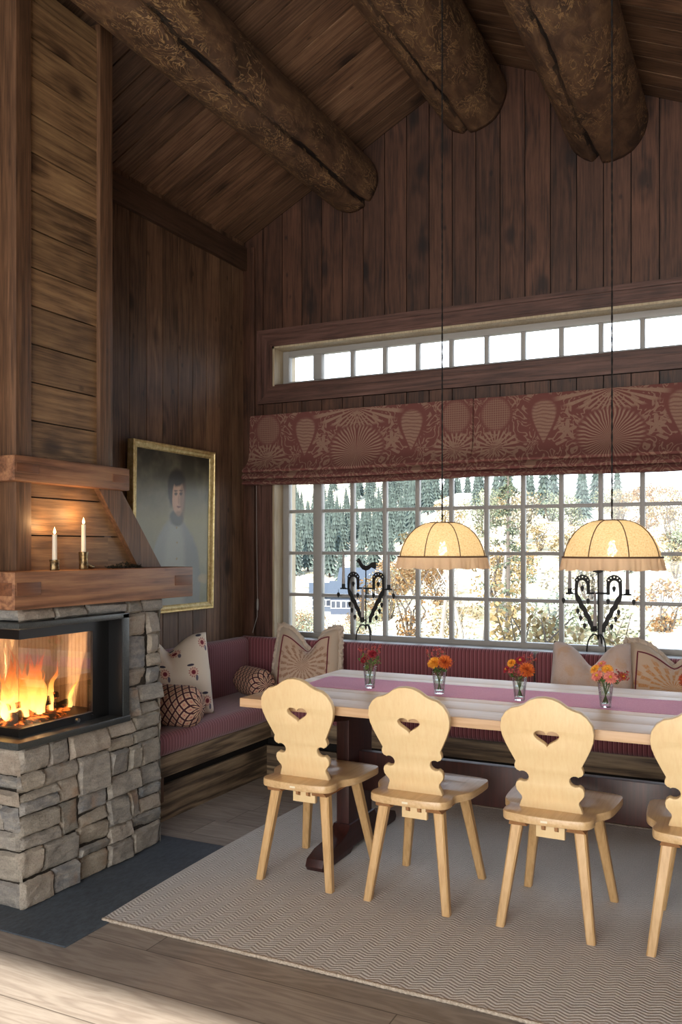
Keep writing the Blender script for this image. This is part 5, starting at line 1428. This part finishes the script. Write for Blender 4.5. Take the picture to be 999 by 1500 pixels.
# houses in the valley
def house(x, y, w, d, h, rz, col, label):
    t = thing('cabin', (x, y, ground(x, y) - .3), label, 'house', rz=rz)
    m = MB(); m.box((-w / 2, -d / 2, 0), (w / 2, d / 2, h)); m.build('walls', plain('cabin_paint', col, .8), t)
    m = MB(); o_ = .4; z = h; a = h + d * .42
    m.hexa([(-w / 2 - o_, -d / 2 - o_, z - .15), (w / 2 + o_, -d / 2 - o_, z - .15), (w / 2 + o_, 0, a), (-w / 2 - o_, 0, a), (-w / 2 - o_, -d / 2 - o_, z + .05), (w / 2 + o_, -d / 2 - o_, z + .05), (w / 2 + o_, 0, a + .2), (-w / 2 - o_, 0, a + .2)])
    m.hexa([(-w / 2 - o_, 0, a), (w / 2 + o_, 0, a), (w / 2 + o_, d / 2 + o_, z - .15), (-w / 2 - o_, d / 2 + o_, z - .15), (-w / 2 - o_, 0, a + .2), (w / 2 + o_, 0, a + .2), (w / 2 + o_, d / 2 + o_, z + .05), (-w / 2 - o_, d / 2 + o_, z + .05)])
    m.build('roof', plain('cabin_roof', '363f4b', .7), t)
    for k in range(3):
        xx = -w / 2 + w * (k + .5) / 3; f = MB(); f.box((xx - .6, -d / 2 - .06, h * .4), (xx + .6, -d / 2 + .02, h * .78)); fo = f.build('window', plain('cabin_window_trim', 'a8acb0', .6), t)
        g_ = MB()
        for q in (-1, 1): g_.box((xx + q * .28 - .22, -d / 2 - .09, h * .44), (xx + q * .28 + .22, -d / 2 - .05, h * .74))
        g_.build('pane', plain('cabin_pane', '2c3340', .3), fo)
house(-43, 90, 3.6, 3.4, 2.4, .3, '3a4354', 'slate blue cabin with white windows in the valley, farthest left in the view')
house(-47.5, 93, 3.2, 3, 2.2, .5, '454f5e', 'grey-blue cabin lower in the valley, partly behind the left window bars')
house(-50, 108, 4.6, 4, 2.6, .3, '404a58', 'grey-blue cabin behind the left arm of the rooster candelabrum')
house(-44, 101, 4, 3.5, 2.2, .2, '424c58', 'small grey cabin in the valley beside the rooster on the candelabrum')

# ---------------------------------------------------------------- light
w = bpy.data.worlds.new('World'); bpy.context.scene.world = w; w.use_nodes = True
nt = w.node_tree; bg = nt.nodes['Background']
tc = nt.nodes.new('ShaderNodeTexCoord'); sx = nt.nodes.new('ShaderNodeSeparateXYZ'); rp = nt.nodes.new('ShaderNodeValToRGB')
nt.links.new(tc.outputs['Generated'], sx.inputs[0]); nt.links.new(sx.outputs[2], rp.inputs[0]); nt.links.new(rp.outputs[0], bg.inputs[0])
rp.color_ramp.elements[0].color = (.86, .93, 1, 1); rp.color_ramp.elements[0].position = .05; rp.color_ramp.elements[1].color = (.62, .78, 1, 1); rp.color_ramp.elements[1].position = .7
bg.inputs[1].default_value = 4.2
def light(kind, loc, energy, color, rot=None, **kw):
    L = bpy.data.lights.new(kind.lower() + '_lamp', kind); L.energy = energy; L.color = color
    for k, v in kw.items(): setattr(L, k, v)
    o = bpy.data.objects.new(kind.lower() + '_lamp', L); COL.objects.link(o); o.location = loc
    if rot is not None: o.rotation_euler = rot
    return o
def aim(o, tgt): o.rotation_euler = (Vector(tgt) - o.location).to_track_quat('-Z', 'Y').to_euler()
s = light('SUN', (0, -8, 6), 16.0, (1, .93, .82), angle=math.radians(.6))
s.rotation_euler = Vector((0.02, 1, -math.tan(math.radians(26.9)))).to_track_quat('-Z', 'Y').to_euler()
a = light('AREA', (-.4, -2.2, 2.0), 118, (1, .95, .88), shape='RECTANGLE', size=3.6, size_y=1.9); aim(a, (-1.6, 3.5, .9))  # added area lamp behind the camera, simulating light from large windows
u_ = light('AREA', (-.6, -1.6, .7), 46, (1, .90, .76), shape='RECTANGLE', size=2.5, size_y=1.5); aim(u_, (-1.9, 3.2, 4.2))  # added low uplight with no real fitting, brightens ceiling and logs
light('POINT', (-2.765, 2.66, .86), 13, (1, .62, .34), shadow_soft_size=0)

# ---------------------------------------------------------------- camera
cam = bpy.data.cameras.new('Camera'); co = bpy.data.objects.new('Camera', cam); COL.objects.link(co)
cam.sensor_fit = 'VERTICAL'; cam.sensor_height = 36; cam.lens = 1271.2 / 1500 * 36
cam.shift_y = (804.2 - 750) / 1500; cam.shift_x = 0
co.location = (0, 0, 1.4); co.rotation_euler = (PI / 2, 0, math.radians(26.03))
cam.clip_end = 2000; cam.clip_start = .05
sc = bpy.context.scene; sc.camera = co
sc.view_settings.view_transform = 'Standard'; sc.view_settings.look = 'None'
sc.view_settings.exposure = 0.0
try:
    sc.cycles.use_denoising = True; sc.cycles.max_bounces = 10; sc.cycles.transparent_max_bounces = 24; sc.cycles.sample_clamp_indirect = 6
except Exception: pass
